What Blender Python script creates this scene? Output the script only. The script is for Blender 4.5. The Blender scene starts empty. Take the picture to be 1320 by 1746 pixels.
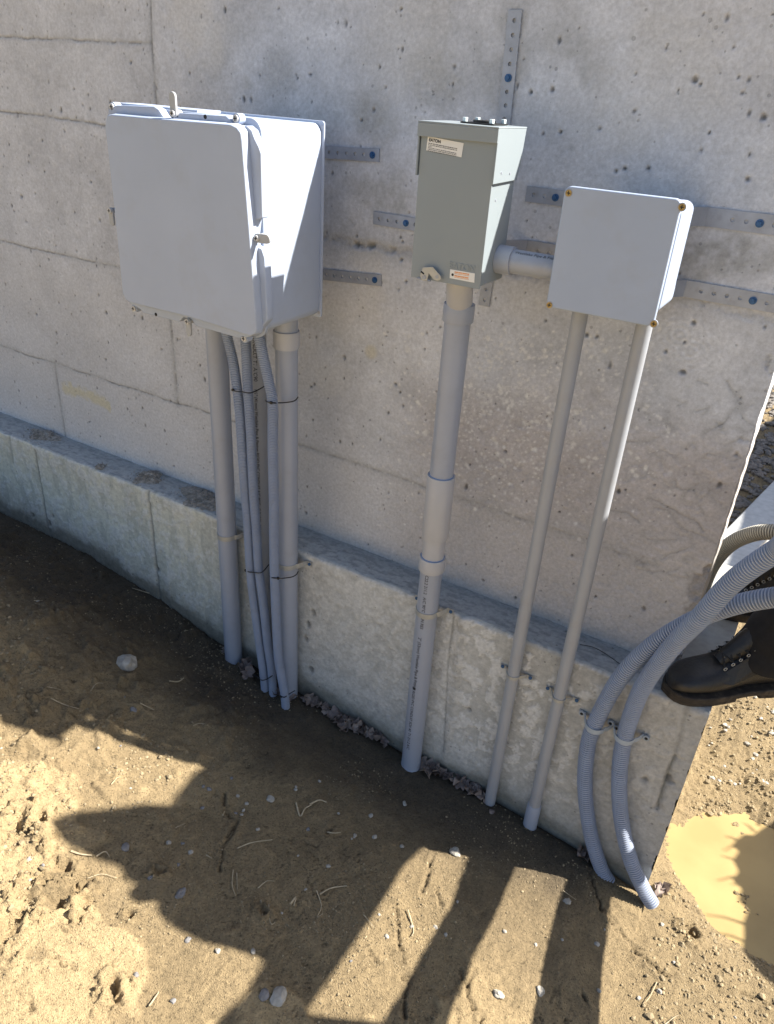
import bpy, bmesh, math, random
import numpy as np
from mathutils import Vector, Matrix
random.seed(7); rng = np.random.default_rng(5)
SC = bpy.context.scene; COL = SC.collection

# ------------------------------------------------------------------ camera
F_PX, CX, CY = 1280.0, 660.0, 873.0            # focal length / centre in photograph pixels
CAMP = np.array([0.0, -1.7, 1.7])
ROT = np.array([[0.85444015, 0.51616886, 0.05917552], [0.2981138, -0.39379861, -0.86951182], [-0.42551169, 0.76058685, -0.49035441]])
cd = bpy.data.cameras.new('camera'); cam = bpy.data.objects.new('camera', cd); COL.objects.link(cam)
cd.sensor_fit = 'HORIZONTAL'; cd.sensor_width = 36; cd.lens = F_PX / 1320 * 36; cd.clip_start = .01; cd.clip_end = 500
M4 = Matrix.Identity(4)
for i in range(3):
    M4[i][0] = ROT[0][i]; M4[i][1] = -ROT[1][i]; M4[i][2] = -ROT[2][i]; M4[i][3] = CAMP[i]
cam.matrix_world = M4; SC.camera = cam
# ------------------------------------------------------------------ sky, sun, exposure
SUN = np.array([2.0, 1.0, 2.15]); SUN = SUN / np.linalg.norm(SUN)
W = bpy.data.worlds.new('World'); SC.world = W; W.use_nodes = True
sky = W.node_tree.nodes.new('ShaderNodeTexSky'); sky.sky_type = 'NISHITA'; sky.sun_disc = False
sky.sun_elevation = math.asin(SUN[2]); sky.sun_rotation = math.atan2(SUN[0], SUN[1])
sky.air_density = 1.0; sky.dust_density = 1.5; sky.ozone_density = 1.0
bg = W.node_tree.nodes['Background']; bg.inputs[1].default_value = .062
W.node_tree.links.new(sky.outputs[0], bg.inputs[0])
sl = bpy.data.lights.new('sun', 'SUN'); sl.energy = 5.0; sl.angle = math.radians(.6); sl.color = (1, .95, .86)
sun = bpy.data.objects.new('sun', sl); COL.objects.link(sun); sun.location = (6, 3, 7)
sun.rotation_euler = Vector(SUN).to_track_quat('Z', 'Y').to_euler()
SC.view_settings.view_transform = 'Standard'; SC.view_settings.look = 'None'; SC.view_settings.exposure = 1.55; SC.view_settings.gamma = 1
SC.cycles.max_bounces = 6

# ------------------------------------------------------------------ pixel -> world helpers (building plan measurements)
def ray(px, py):
    d = np.array([(px - CX) / F_PX, (py - CY) / F_PX, 1.0]); return ROT.T @ d
def at(px, py, Y):
    d = ray(px, py); return CAMP + d * (Y - CAMP[1]) / d[1]
def atz(px, py, Z):
    d = ray(px, py); return CAMP + d * (Z - CAMP[2]) / d[2]
def V(p): return Vector([float(c) for c in p])

# ------------------------------------------------------------------ noise
def vnoise(x, y, seed=0):
    x = np.asarray(x, float); y = np.asarray(y, float)
    xi = np.floor(x).astype(np.int64); yi = np.floor(y).astype(np.int64); fx = x - xi; fy = y - yi
    fx = fx * fx * (3 - 2 * fx); fy = fy * fy * (3 - 2 * fy)
    def h(a, b):
        n = (a * 374761393 + b * 668265263 + seed * 1442695041) & 0xffffffff
        n = ((n ^ (n >> 13)) * 1274126177) & 0xffffffff
        n = (n ^ (n >> 16)) & 0xffff
        return n / 65535.0
    a = h(xi, yi); b = h(xi + 1, yi); c = h(xi, yi + 1); d = h(xi + 1, yi + 1)
    return (a * (1 - fx) + b * fx) * (1 - fy) + (c * (1 - fx) + d * fx) * fy - .5
def fbm(x, y, f, octv=4, seed=0, g=.5):
    s = 0; a = 1.0
    for k in range(octv):
        s = s + a * vnoise(x * f + 17.3 * k, y * f - 9.1 * k, seed + k); a *= g; f *= 2.03
    return s
def sst(a, b, x):
    t = np.clip((x - a) / (b - a), 0, 1); return t * t * (3 - 2 * t)
def segdist(X, Y, pts):
    best = np.full(np.shape(X), 9.0)
    for (x0, y0), (x1, y1) in zip(pts[:-1], pts[1:]):
        dx, dy = x1 - x0, y1 - y0; L = dx * dx + dy * dy + 1e-12
        t = np.clip(((X - x0) * dx + (Y - y0) * dy) / L, 0, 1)
        best = np.minimum(best, np.hypot(X - x0 - t * dx, Y - y0 - t * dy))
    return best

# ------------------------------------------------------------------ materials
def nt(name):
    m = bpy.data.materials.new(name); m.use_nodes = True; t = m.node_tree
    return m, t, t.nodes['Principled BSDF'], t.nodes, t.links
def simple(name, col, rough=.5, metal=0, var=.06, scale=30, bump=.0, bscale=200, dirt=None):
    m, t, b, N, L = nt(name)
    tc = N.new('ShaderNodeTexCoord'); n = N.new('ShaderNodeTexNoise'); n.inputs['Scale'].default_value = scale; n.inputs['Detail'].default_value = 6
    L.new(tc.outputs['Object'], n.inputs['Vector'])
    r = N.new('ShaderNodeMapRange'); r.inputs[1].default_value = .3; r.inputs[2].default_value = .7
    r.inputs[3].default_value = 1 - var; r.inputs[4].default_value = 1 + var; L.new(n.outputs[0], r.inputs[0])
    mx = N.new('ShaderNodeVectorMath'); mx.operation = 'SCALE'; mx.inputs[0].default_value = col; L.new(r.outputs[0], mx.inputs['Scale'])
    out = mx.outputs[0]
    if dirt:
        n2 = N.new('ShaderNodeTexNoise'); n2.inputs['Scale'].default_value = dirt[1]; n2.inputs['Detail'].default_value = 8; n2.inputs['Roughness'].default_value = .7
        L.new(tc.outputs['Object'], n2.inputs['Vector'])
        r2 = N.new('ShaderNodeMapRange'); r2.inputs[1].default_value = .52; r2.inputs[2].default_value = .72; r2.inputs[3].default_value = 0; r2.inputs[4].default_value = dirt[2]
        L.new(n2.outputs[0], r2.inputs[0])
        mm = N.new('ShaderNodeMix'); mm.data_type = 'RGBA'; L.new(r2.outputs[0], mm.inputs[0]); L.new(out, mm.inputs[6]); mm.inputs[7].default_value = (*dirt[0], 1)
        out = mm.outputs[2]
    L.new(out, b.inputs['Base Color'])
    b.inputs['Roughness'].default_value = rough; b.inputs['Metallic'].default_value = metal
    if bump:
        n3 = N.new('ShaderNodeTexNoise'); n3.inputs['Scale'].default_value = bscale; n3.inputs['Detail'].default_value = 3
        L.new(tc.outputs['Object'], n3.inputs['Vector'])
        bp = N.new('ShaderNodeBump'); bp.inputs['Strength'].default_value = bump; bp.inputs['Distance'].default_value = .002
        L.new(n3.outputs[0], bp.inputs['Height']); L.new(bp.outputs[0], b.inputs['Normal'])
    return m
def attr_rough(name, fscale, famp, pit, rough=.92, bump=.5, bdist=.002, speck=None):
    """material driven by the mesh colour attribute 'alb' (surface colour, stains) plus fine procedural grain"""
    m, t, b, N, L = nt(name)
    a = N.new('ShaderNodeAttribute'); a.attribute_name = 'alb'
    tc = N.new('ShaderNodeTexCoord')
    n = N.new('ShaderNodeTexNoise'); n.inputs['Scale'].default_value = fscale; n.inputs['Detail'].default_value = 9; n.inputs['Roughness'].default_value = .7
    L.new(tc.outputs['Object'], n.inputs['Vector'])
    r = N.new('ShaderNodeMapRange'); r.inputs[1].default_value = .25; r.inputs[2].default_value = .75; r.inputs[3].default_value = 1 - famp; r.inputs[4].default_value = 1 + famp
    L.new(n.outputs[0], r.inputs[0])
    s = N.new('ShaderNodeVectorMath'); s.operation = 'SCALE'; L.new(a.outputs['Color'], s.inputs[0]); L.new(r.outputs[0], s.inputs['Scale'])
    out = s.outputs[0]
    v = N.new('ShaderNodeTexVoronoi'); v.inputs['Scale'].default_value = pit[0]; v.inputs['Randomness'].default_value = 1
    L.new(tc.outputs['Object'], v.inputs['Vector'])
    wn = N.new('ShaderNodeMath'); wn.operation = 'MULTIPLY'      # pit radius varies by cell
    sep = N.new('ShaderNodeSeparateColor'); L.new(v.outputs['Color'], sep.inputs[0]); L.new(sep.outputs[0], wn.inputs[0])
    pw = N.new('ShaderNodeMath'); pw.operation = 'POWER'; L.new(sep.outputs[0], pw.inputs[0]); pw.inputs[1].default_value = pit[3]
    L.new(pw.outputs[0], wn.inputs[0]); wn.inputs[1].default_value = pit[1]
    cmp_ = N.new('ShaderNodeMath'); cmp_.operation = 'SUBTRACT'; L.new(wn.outputs[0], cmp_.inputs[0]); L.new(v.outputs['Distance'], cmp_.inputs[1])
    pr = N.new('ShaderNodeMapRange'); pr.inputs[1].default_value = 0; pr.inputs[2].default_value = .06; L.new(cmp_.outputs[0], pr.inputs[0])
    mm = N.new('ShaderNodeMix'); mm.data_type = 'RGBA'
    k = N.new('ShaderNodeMath'); k.operation = 'MULTIPLY'; L.new(pr.outputs[0], k.inputs[0]); k.inputs[1].default_value = pit[2]
    sc2 = N.new('ShaderNodeVectorMath'); sc2.operation = 'SCALE'; L.new(out, sc2.inputs[0]); sc2.inputs['Scale'].default_value = .35
    L.new(k.outputs[0], mm.inputs[0]); L.new(out, mm.inputs[6]); L.new(sc2.outputs[0], mm.inputs[7]); out = mm.outputs[2]
    L.new(out, b.inputs['Base Color']); b.inputs['Roughness'].default_value = rough
    n3 = N.new('ShaderNodeTexNoise'); n3.inputs['Scale'].default_value = fscale * 2.2; n3.inputs['Detail'].default_value = 8; n3.inputs['Roughness'].default_value = .65
    L.new(tc.outputs['Object'], n3.inputs['Vector'])
    sb = N.new('ShaderNodeMath'); sb.operation = 'SUBTRACT'; L.new(n3.outputs[0], sb.inputs[0]); L.new(pr.outputs[0], sb.inputs[1])
    bp = N.new('ShaderNodeBump'); bp.inputs['Strength'].default_value = bump; bp.inputs['Distance'].default_value = bdist
    L.new(sb.outputs[0], bp.inputs['Height']); L.new(bp.outputs[0], b.inputs['Normal'])
    return m
M_CONC = attr_rough('concrete', 110, .24, (75, .34, .45, 9), bump=.5)
M_FOOT = attr_rough('footing_concrete', 80, .26, (70, .30, .5, 8), bump=.6)
M_SOIL = attr_rough('soil', 150, .36, (230, .5, .6, 2.2), bump=1.0, bdist=.010, rough=.97)
M_BOX = simple('grey_fibreglass', (.36, .415, .525), .45, var=.03, scale=7, bump=.10, bscale=420, dirt=((.30, .31, .33), 9, .25))
M_BOXL = simple('latch_plastic', (.36, .37, .38), .5, var=.03)
M_PAINT = simple('grey_green_paint', (.24, .275, .295), .45, var=.02, scale=8, bump=.12, bscale=700)
M_JB = simple('junction_plastic', (.35, .41, .525), .5, var=.03, scale=7, bump=.08, bscale=420, dirt=((.30, .31, .33), 10, .25))
M_PVC = simple('grey_pvc', (.32, .35, .42), .33, var=.035, scale=9, dirt=((.27, .28, .29), 14, .35))
M_PVCD = simple('weathered_pvc', (.33, .345, .375), .42, var=.04, scale=9, dirt=((.30, .28, .26), 20, .3))
M_BELL = simple('pvc_fitting', (.42, .425, .45), .4, var=.03, scale=20)
M_RIM = simple('cement_rim', (.16, .27, .48), .4)
M_FLEX = simple('corrugated_plastic', (.32, .36, .45), .5, var=.05, scale=20, dirt=((.30, .29, .27), 30, .35))
M_STRAP = simple('galvanised_steel', (.34, .365, .42), .5, metal=.35, var=.10, scale=40, dirt=((.22, .22, .23), 60, .4))
M_STEEL = simple('zinc_steel', (.40, .40, .38), .4, metal=.3, var=.1, scale=50)
M_SCREW = simple('screw_steel', (.50, .50, .50), .4, metal=.2, var=.1)
M_BLUE = simple('blue_screw', (.03, .10, .24), .4, metal=.3, var=.2, scale=300)
M_BRASS = simple('brass_screw', (.32, .23, .09), .4, metal=.7, var=.3, scale=200)
M_BLACK = simple('black_plastic', (.012, .012, .013), .4)
M_HOLE = simple('hole_dark', (.02, .02, .02), .9)
M_INK = simple('black_ink', (.02, .02, .022), .6)
M_LABEL = simple('white_label', (.74, .73, .70), .5, var=.03)
M_GREYINK = simple('grey_ink', (.13, .13, .13), .7)
M_ORANGE = simple('orange_ink', (.72, .30, .10), .6, var=.2, scale=300)
M_WHITEP = simple('white_plastic', (.62, .70, .70), .5)
M_STONE = simple('pale_stone', (.36, .33, .28), .85, var=.25, scale=60, bump=.5)
M_STONEB = simple('blue_grey_stone', (.20, .19, .185), .85, var=.3, scale=60, bump=.5)
M_LEAF = simple('dead_leaf', (.20, .155, .135), .8, var=.35, scale=60)
M_STRAW = simple('straw', (.42, .34, .22), .8, var=.25, scale=80)
M_LEATHER = simple('black_leather', (.018, .017, .017), .42, var=.3, scale=25, bump=.6, bscale=160, dirt=((.06, .048, .036), 16, .5))
M_SOLE = simple('muddy_sole', (.035, .028, .022), .85, var=.4, scale=60, bump=.8, bscale=120, dirt=((.12, .09, .06), 30, .8))
M_CLOTH = simple('black_cloth', (.010, .010, .012), .95, var=.3, scale=60, bump=.4, bscale=400)
M_LACE = simple('lace', (.022, .020, .018), .9)
M_LACET = simple('lace_thread', (.30, .22, .12), .8)
M_SKIN = simple('skin', (.45, .27, .19), .5)
M_TIMBER = simple('timber', (.40, .27, .14), .7, var=.2)
M_CRUMB = simple('crumb_soil', (.27, .21, .125), .97, var=.35, scale=25, bump=.6, bscale=300)
M_GRAVEL = simple('gravel', (.17, .15, .13), .9, var=.5, scale=40, bump=.6)

# ------------------------------------------------------------------ object helpers
def tag(o, label=None, cat=None, group=None, kind=None):
    if label: o['label'] = label
    if cat: o['category'] = cat
    if group: o['group'] = group
    if kind: o['kind'] = kind
    return o
def thing(name, label, cat, loc=(0, 0, 0), group=None):
    o = bpy.data.objects.new(name, None); COL.objects.link(o); o.location = V(loc); o.empty_display_size = .05
    return tag(o, label, cat, group)
class MB:
    """collects shapes given in world coordinates into ONE mesh object"""
    def __init__(s): s.v = []; s.f = []; s.m = []
    def add(s, vs, fs, mi=0):
        k = len(s.v); s.v += [tuple(map(float, p)) for p in vs]; s.f += [[i + k for i in f] for f in fs]; s.m += [mi] * len(fs); return s
    def box(s, a, b, mi=0):
        (x0, y0, z0), (x1, y1, z1) = a, b
        vs = [(x, y, z) for x in (x0, x1) for y in (y0, y1) for z in (z0, z1)]
        return s.add(vs, [(0, 1, 3, 2), (4, 6, 7, 5), (0, 4, 5, 1), (2, 3, 7, 6), (0, 2, 6, 4), (1, 5, 7, 3)], mi)
    def tube(s, pts, r, n=24, cap=True, mi=0):
        pts = np.array(pts, float); k = len(pts); r = np.full(k, r) if np.isscalar(r) else np.array(r, float)
        T = np.gradient(pts, axis=0)
        for i in range(k):
            if np.linalg.norm(T[i]) < 1e-9: T[i] = T[max(i - 1, 0)] if i else pts[-1] - pts[0]
            T[i] /= np.linalg.norm(T[i])
        u = np.cross(T[0], [0, 1, 0.01]);
        if np.linalg.norm(u) < .1: u = np.cross(T[0], [1, 0, 0])
        u /= np.linalg.norm(u); vs = []
        ang = np.arange(n) * 2 * math.pi / n; ca = np.cos(ang); sa = np.sin(ang)
        for i in range(k):
            u = u - T[i] * (u @ T[i]); u /= np.linalg.norm(u); w = np.cross(T[i], u)
            vs += list(pts[i] + r[i] * (ca[:, None] * u + sa[:, None] * w))
        fs = [(i * n + j, i * n + (j + 1) % n, (i + 1) * n + (j + 1) % n, (i + 1) * n + j) for i in range(k - 1) for j in range(n)]
        if cap: fs += [tuple(range(n - 1, -1, -1)), tuple(range((k - 1) * n, k * n))]
        return s.add(vs, fs, mi)
    def disc(s, c, nrm, r, h, n=20, mi=0, r2=None):
        c = np.array(c, float); nrm = np.array(nrm, float); nrm /= np.linalg.norm(nrm)
        r2 = r if r2 is None else r2
        return s.tube([c, c + nrm * h * .98, c + nrm * h], [r, r2, r2 * .9], n, True, mi)
    def poly(s, outline, d, mi=0):
        """outline: 3D points of a planar polygon, extruded by vector d (both caps)"""
        n = len(outline); o = [np.array(p, float) for p in outline]; q = [p + np.array(d, float) for p in o]
        return s.add(o + q, [tuple(range(n)), tuple(range(2 * n - 1, n - 1, -1))] + [(i, i + n, (i + 1) % n + n, (i + 1) % n) for i in range(n)], mi)
    def build(s, name, mats, parent=None, smooth=False, bevel=0, seg=2, angle=40):
        me = bpy.data.meshes.new(name); me.from_pydata(s.v, [], s.f)
        for m in (mats if isinstance(mats, (list, tuple)) else [mats]): me.materials.append(m)
        me.polygons.foreach_set('material_index', s.m)
        bm = bmesh.new(); bm.from_mesh(me); bmesh.ops.recalc_face_normals(bm, faces=bm.faces)
        if bevel:
            bmesh.ops.remove_doubles(bm, verts=bm.verts, dist=1e-6)
            for f in bm.faces: f.smooth = any(len(e.link_faces) == 2 and math.radians(1) < e.calc_face_angle(0) < math.radians(35) for e in f.edges) and len(f.verts) < 6
            es = [e for e in bm.edges if len(e.link_faces) == 2 and e.calc_face_angle(0) > math.radians(35)]
            rs_ = bmesh.ops.bevel(bm, geom=es, offset=bevel, segments=seg, profile=.5, affect='EDGES', clamp_overlap=True)
            for f in rs_['faces']: f.smooth = True
        if smooth:
            for f in bm.faces: f.smooth = True
            for e in bm.edges:
                if len(e.link_faces) == 2 and e.calc_face_angle(0) > math.radians(angle): e.smooth = False
        bm.to_mesh(me); bm.free()
        o = bpy.data.objects.new(name, me); COL.objects.link(o)
        if parent:
            o.parent = parent; pl = parent_world(parent)
            for v in me.vertices: v.co -= pl
        return o
def parent_world(p):
    v = Vector((0, 0, 0))
    while p: v += p.location; p = p.parent
    return v
def grid_mesh(name, P, A, mat, parent=None, smooth=True, close=None):
    """P: (n,m,3) points, A: (n,m,3) colours -> sheet"""
    n, m, _ = P.shape; me = bpy.data.meshes.new(name)
    idx = np.arange(n * m).reshape(n, m)
    q = np.stack([idx[:-1, :-1], idx[1:, :-1], idx[1:, 1:], idx[:-1, 1:]], -1).reshape(-1, 4)
    me.vertices.add(n * m); me.vertices.foreach_set('co', P.reshape(-1).astype(np.float32))
    me.loops.add(q.size); me.loops.foreach_set('vertex_index', q.reshape(-1).astype(np.int32))
    me.polygons.add(len(q)); me.polygons.foreach_set('loop_start', np.arange(0, q.size, 4, dtype=np.int32))
    me.polygons.foreach_set('loop_total', np.full(len(q), 4, dtype=np.int32))
    me.update(calc_edges=True)
    ca = me.color_attributes.new('alb', 'FLOAT_COLOR', 'POINT')
    C = np.ones((n * m, 4), np.float32); C[:, :3] = A.reshape(-1, 3); ca.data.foreach_set('color', C.reshape(-1))
    me.polygons.foreach_set('use_smooth', np.full(len(q), smooth)); me.materials.append(mat); me.validate()
    o = bpy.data.objects.new(name, me); COL.objects.link(o)
    if parent: o.parent = parent
    return o
def rounded(x0, x1, z0, z1, r, n=6):
    pts = []
    for cx, cz, a0 in ((x1 - r, z1 - r, 0), (x0 + r, z1 - r, 90), (x0 + r, z0 + r, 180), (x1 - r, z0 + r, 270)):
        for k in range(n + 1):
            a = math.radians(a0 + 90 * k / n); pts.append((cx + r * math.cos(a), cz + r * math.sin(a)))
    return pts

# ------------------------------------------------------------------ ground relief
BX = [-6, -4, -2.76, -2.2, -1.85, -1.53, -1.16, -.96, -.69, -.4, -.14, .05, .4, 3]
BZ = [.14, .10, .045, .03, -.02, -.10, -.14, -.155, -.18, -.185, -.213, -.255, -.27, -.27]
def n_shore(X, Y): return fbm(X, Y, 5, 4, 401) * sst(.0, .1, X)
def gs(X, Y):
    X = np.asarray(X, float); Y = np.asarray(Y, float)
    z = np.interp(X, BX, BZ)
    front = sst(-.12, -.75, Y)
    z = z + .17 * sst(-.9, -2.0, X) * front + .05 * sst(-.1, -1.0, X) * sst(-.15, -.5, Y) * 1.0
    z = z + .06 * sst(.05, -.2, X) * sst(-.13, -.22, Y) * sst(-.5, -.1, X) * 0
    # puddle basin right of the footing
    z = z - .055 * np.exp(-((((X - .30) / .30) ** 2 + ((Y - .14) / .29) ** 2) ** 2))
    z = z + .012 * sst(.02, .2, X) + .012 * n_shore(X, Y); z = z + .06 * sst(.45, 1.2, Y) * sst(-.2, .1, X)
    return z
def gnd(px, py):
    d = ray(px, py); z = -.1
    for _ in range(13):
        P = CAMP + d * (z - CAMP[2]) / d[2]; z = .5 * z + .5 * float(gs(P[0], P[1]))
    return CAMP + d * (z - CAMP[2]) / d[2]
CRACKS = [[(668, 1500), (690, 1530), (1022, 1520), ][:0], [(1005, 1495), (1020, 1530), (1045, 1570), (1060, 1590), (1075, 1610), (1090, 1622), (1112, 1642), (1135, 1660), (1152, 1670)],
          [(785, 1655), (795, 1685), (800, 1712), (820, 1735), (830, 1760)], [(810, 1655), (795, 1685)],
          [(675, 1545), (680, 1575), (682, 1605), (686, 1640)], [(686, 1665), (700, 1670), (690, 1700), (690, 1735)],
          [(1260, 1690), (1290, 1700), (1320, 1712)], [(385, 1350), (382, 1375), (402, 1400), (388, 1425)], [(405, 1395), (398, 1420), (380, 1440), (375, 1485)],
          [(115, 1320), (114, 1355)], [(20, 1390), (8, 1400)], [(190, 1650), (193, 1680), (196, 1712)], [(90, 1635), (110, 1650), (130, 1658)], [(20, 1635), (22, 1655)],
          [(50, 1185), (55, 1230)], [(630, 1625), (640, 1640), (650, 1655)], [(995, 1690), (998, 1712)], [(745, 1520), (755, 1545)], [(50, 1700), (60, 1730)],
          [(560, 1420), (570, 1410)], [(740, 1460), (728, 1500), (720, 1520)]]
def ground_arrays(x, y):
    X, Y = np.meshgrid(x, y, indexing='ij')
    z = gs(X, Y)
    n1 = fbm(X, Y, 3.0, 3, 11); n2 = fbm(X, Y, 14, 4, 21); n3 = fbm(X, Y, 60, 4, 31); n4 = fbm(X, Y, 170, 3, 41)
    ramp = sst(-.12, -.20, Y) * .8 + .2
    left = np.clip(sst(-1.0, -1.6, X) + sst(.1, .3, Y), 0, 1)                       # clumpier soil
    nb = np.abs(vnoise(X * 34 + n2, Y * 34 + n2, 61)) + .5 * np.abs(vnoise(X * 71, Y * 71 + n3, 62))
    z = z + ramp * (.016 * n1 + .0035 * n2) + (.0018 + .005 * left) * n3 * ramp + .0030 * n4 + (.004 + .012 * left) * nb * sst(-.15, .25, n2 + n1 + .3 * left)
    cl = np.clip(fbm(X, Y, 24, 3, 77) - .22 + .12 * left, 0, 1); z = z + cl * (.004 + .05 * left) * ramp  # clods
    alb = np.ones(X.shape + (3,)); dry = np.array([.310, .228, .122]); dark_soil = np.array([.088, .067, .043])
    # darker soil close to the wall and in the hollow at the upper left
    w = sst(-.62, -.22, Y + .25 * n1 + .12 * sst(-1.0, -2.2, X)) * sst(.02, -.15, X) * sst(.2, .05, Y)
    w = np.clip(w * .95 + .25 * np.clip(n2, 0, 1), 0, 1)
    alb = dry[None, None] * (1 - w[..., None]) + dark_soil[None, None] * w[..., None]
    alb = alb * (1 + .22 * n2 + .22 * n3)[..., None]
    # pale dry crust
    cr = sst(.02, .12, fbm(X, Y, 5, 4, 91) + .35 * sst(-.98, -1.12, Y) * sst(-.5, -.9, X) - .06)
    z = z + .006 * cr * sst(-.5, -.8, Y); alb = alb * (1 + (.55 * cr * sst(-.5, -.9, Y))[..., None])
    X2 = X + .006 * n2 ; Y2 = Y + .02 * n3
    for c in CRACKS:
        if len(c) < 2: continue
        P = [gnd(*p)[:2] for p in c]
        xs = [p[0] for p in P]; ys = [p[1] for p in P]
        ii = np.where((x > min(xs) - .05) & (x < max(xs) + .05))[0]; jj = np.where((y > min(ys) - .05) & (y < max(ys) + .05))[0]
        if not len(ii) or not len(jj): continue
        sl_ = np.s_[ii[0]:ii[-1] + 1, jj[0]:jj[-1] + 1]
        d = segdist(X2[sl_], Y2[sl_], P); k = np.exp(-(d / .0032) ** 2) * np.clip(.65 + 1.6 * n3[sl_], .1, 1)
        z[sl_] -= .010 * k; alb[sl_] = alb[sl_] * (1 - .6 * k[..., None]); z[sl_] += .003 * np.exp(-((d - .012) / .01) ** 2)
    # fine shrinkage cracks everywhere
    f = np.abs(fbm(X + .03 * n2, Y + .03 * n3, 16, 2, 55)); k = np.exp(-(f / .009) ** 2) * sst(.0, .15, n1 + .08)
    z = z - .0030 * k; alb = alb * (1 - .5 * k[..., None])
    # pits where clods were pulled out, lower left
    for px, py, r in [(70, 1400, .02), (25, 1420, .03), (35, 1400, .025), (110, 1480, .02), (135, 1515, .022), (45, 1545, .022), (15, 1580, .03), (145, 1545, .015), (100, 1545, .02), (193, 1685, .014), (198, 1705, .016), (220, 1560, .01), (1300, 1560, .03), (1285, 1555, .02), (1180, 1590, .015), (450, 1560, .012), (270, 1490, .012)]:
        P = gnd(px, py); d = np.hypot(X - P[0], Y - P[1]) * np.clip(.8 + 1.1 * n3 + 1.2 * nb + .8 * n2, .65, 1.6)
        z = z - .018 * np.exp(-(d / r) ** 2) + .012 * np.exp(-((d - 1.7 * r) / (.6 * r)) ** 2)
    # gap between soil and footing
    z = z - .012 * np.exp(-((Y + .122) / .008) ** 2) * (X < .05) + .013 * np.exp(-((Y + .185) / .05) ** 2) * (X < .05)
    return X, Y, z, alb
def axis(a, b, fine0, fine1, step, coarse):
    l = list(np.arange(a, fine0, coarse)) + list(np.arange(fine0, fine1, step)) + list(np.arange(fine1, b + coarse, coarse))
    return np.array(l)
gx = np.concatenate([np.geomspace(60, 3.5, 14) * -1, np.arange(-3.3, -2.6, .03), np.arange(-2.6, .62, .0042), np.arange(.64, 3, .06), np.geomspace(3.1, 60, 14)])
gy = np.concatenate([np.geomspace(60, 1.9, 12) * -1, np.arange(-1.75, -1.42, .03), np.arange(-1.42, .62, .0042), np.arange(.64, 4.5, .04), np.geomspace(4.7, 60, 12)])
GX_, GY_, GZ_, A = ground_arrays(gx, gy)
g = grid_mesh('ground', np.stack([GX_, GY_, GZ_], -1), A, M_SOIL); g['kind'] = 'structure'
def gz(x, y):
    i = int(np.clip(np.searchsorted(gx, x), 1, len(gx) - 1)); j = int(np.clip(np.searchsorted(gy, y), 1, len(gy) - 1)); return float(GZ_[i, j])
# puddle of muddy water
m, t, b, N, L = nt('muddy_water'); b.inputs['Base Color'].default_value = (.33, .245, .12, 1); b.inputs['Roughness'].default_value = .12; b.inputs['IOR'].default_value = 1.33
nn = N.new('ShaderNodeTexNoise'); nn.inputs['Scale'].default_value = 9; bp = N.new('ShaderNodeBump'); bp.inputs['Strength'].default_value = .05; L.new(nn.outputs[0], bp.inputs['Height']); L.new(bp.outputs[0], b.inputs['Normal'])
cn = N.new('ShaderNodeTexNoise'); cn.inputs['Scale'].default_value = 5; cn.inputs['Detail'].default_value = 5; cm = N.new('ShaderNodeMix'); cm.data_type = 'RGBA'; tcw = N.new('ShaderNodeTexCoord'); L.new(tcw.outputs['Object'], cn.inputs['Vector'])
mr = N.new('ShaderNodeMapRange'); mr.inputs[1].default_value = .35; mr.inputs[2].default_value = .65; L.new(cn.outputs[0], mr.inputs[0]); L.new(mr.outputs[0], cm.inputs[0]); cm.inputs[6].default_value = (.38, .275, .125, 1); cm.inputs[7].default_value = (.31, .22, .098, 1); L.new(cm.outputs[2], b.inputs['Base Color']); L.new(tcw.outputs['Object'], nn.inputs['Vector'])
M_WATER = m
ZW = -.287
pm = MB(); pts = []
for k in range(60):
    a = k * math.tau / 60; r = 1 + .12 * math.sin(3 * a + 1) + .06 * math.sin(7 * a)
    pts.append((.40 + .60 * r * math.cos(a), .12 + .62 * r * math.sin(a), ZW))
pm.add(pts, [tuple(range(60))]); pud = pm.build('puddle', M_WATER); pud['kind'] = 'structure'

# ------------------------------------------------------------------ concrete wall (relief + surface colour on one fine sheet)
WX1, WTOP, LEDGE, FY, FX1 = -.062, 1.92, .442, -.12, .04
x = np.concatenate([np.arange(-8, -2.95, .1), np.arange(-2.95, WX1, .003), [WX1]])
z = np.concatenate([np.arange(LEDGE - .004, WTOP, .003), [WTOP]])
X, Zz = np.meshgrid(x, z, indexing='ij'); H = np.zeros_like(X)
n1 = fbm(X, Zz, 2.2, 4, 101); n2 = fbm(X, Zz, 11, 4, 111); n3 = fbm(X, Zz, 60, 4, 121); nf = fbm(X, Zz, 200, 2, 131)
alb = np.ones(X.shape + (3,)) * np.array([.50, .51, .54])
def mixc(mask, c):
    global alb
    alb = alb * (1 - mask[..., None]) + np.array(c) * mask[..., None]
def wp(px, py): p = at(px, py, 0); return p[0], p[2]
alb = alb * (1.04 + .20 * n1 + .18 * n2 + .14 * n3)[..., None]
def blob(px, py, r, e=1.0, wob=.5):
    a, c = wp(px, py); d = np.hypot((X - a) / e, Zz - c) / r; return np.clip(1 - sst(.3, 1.2, d + wob * n2 * 2), 0, 1)
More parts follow.
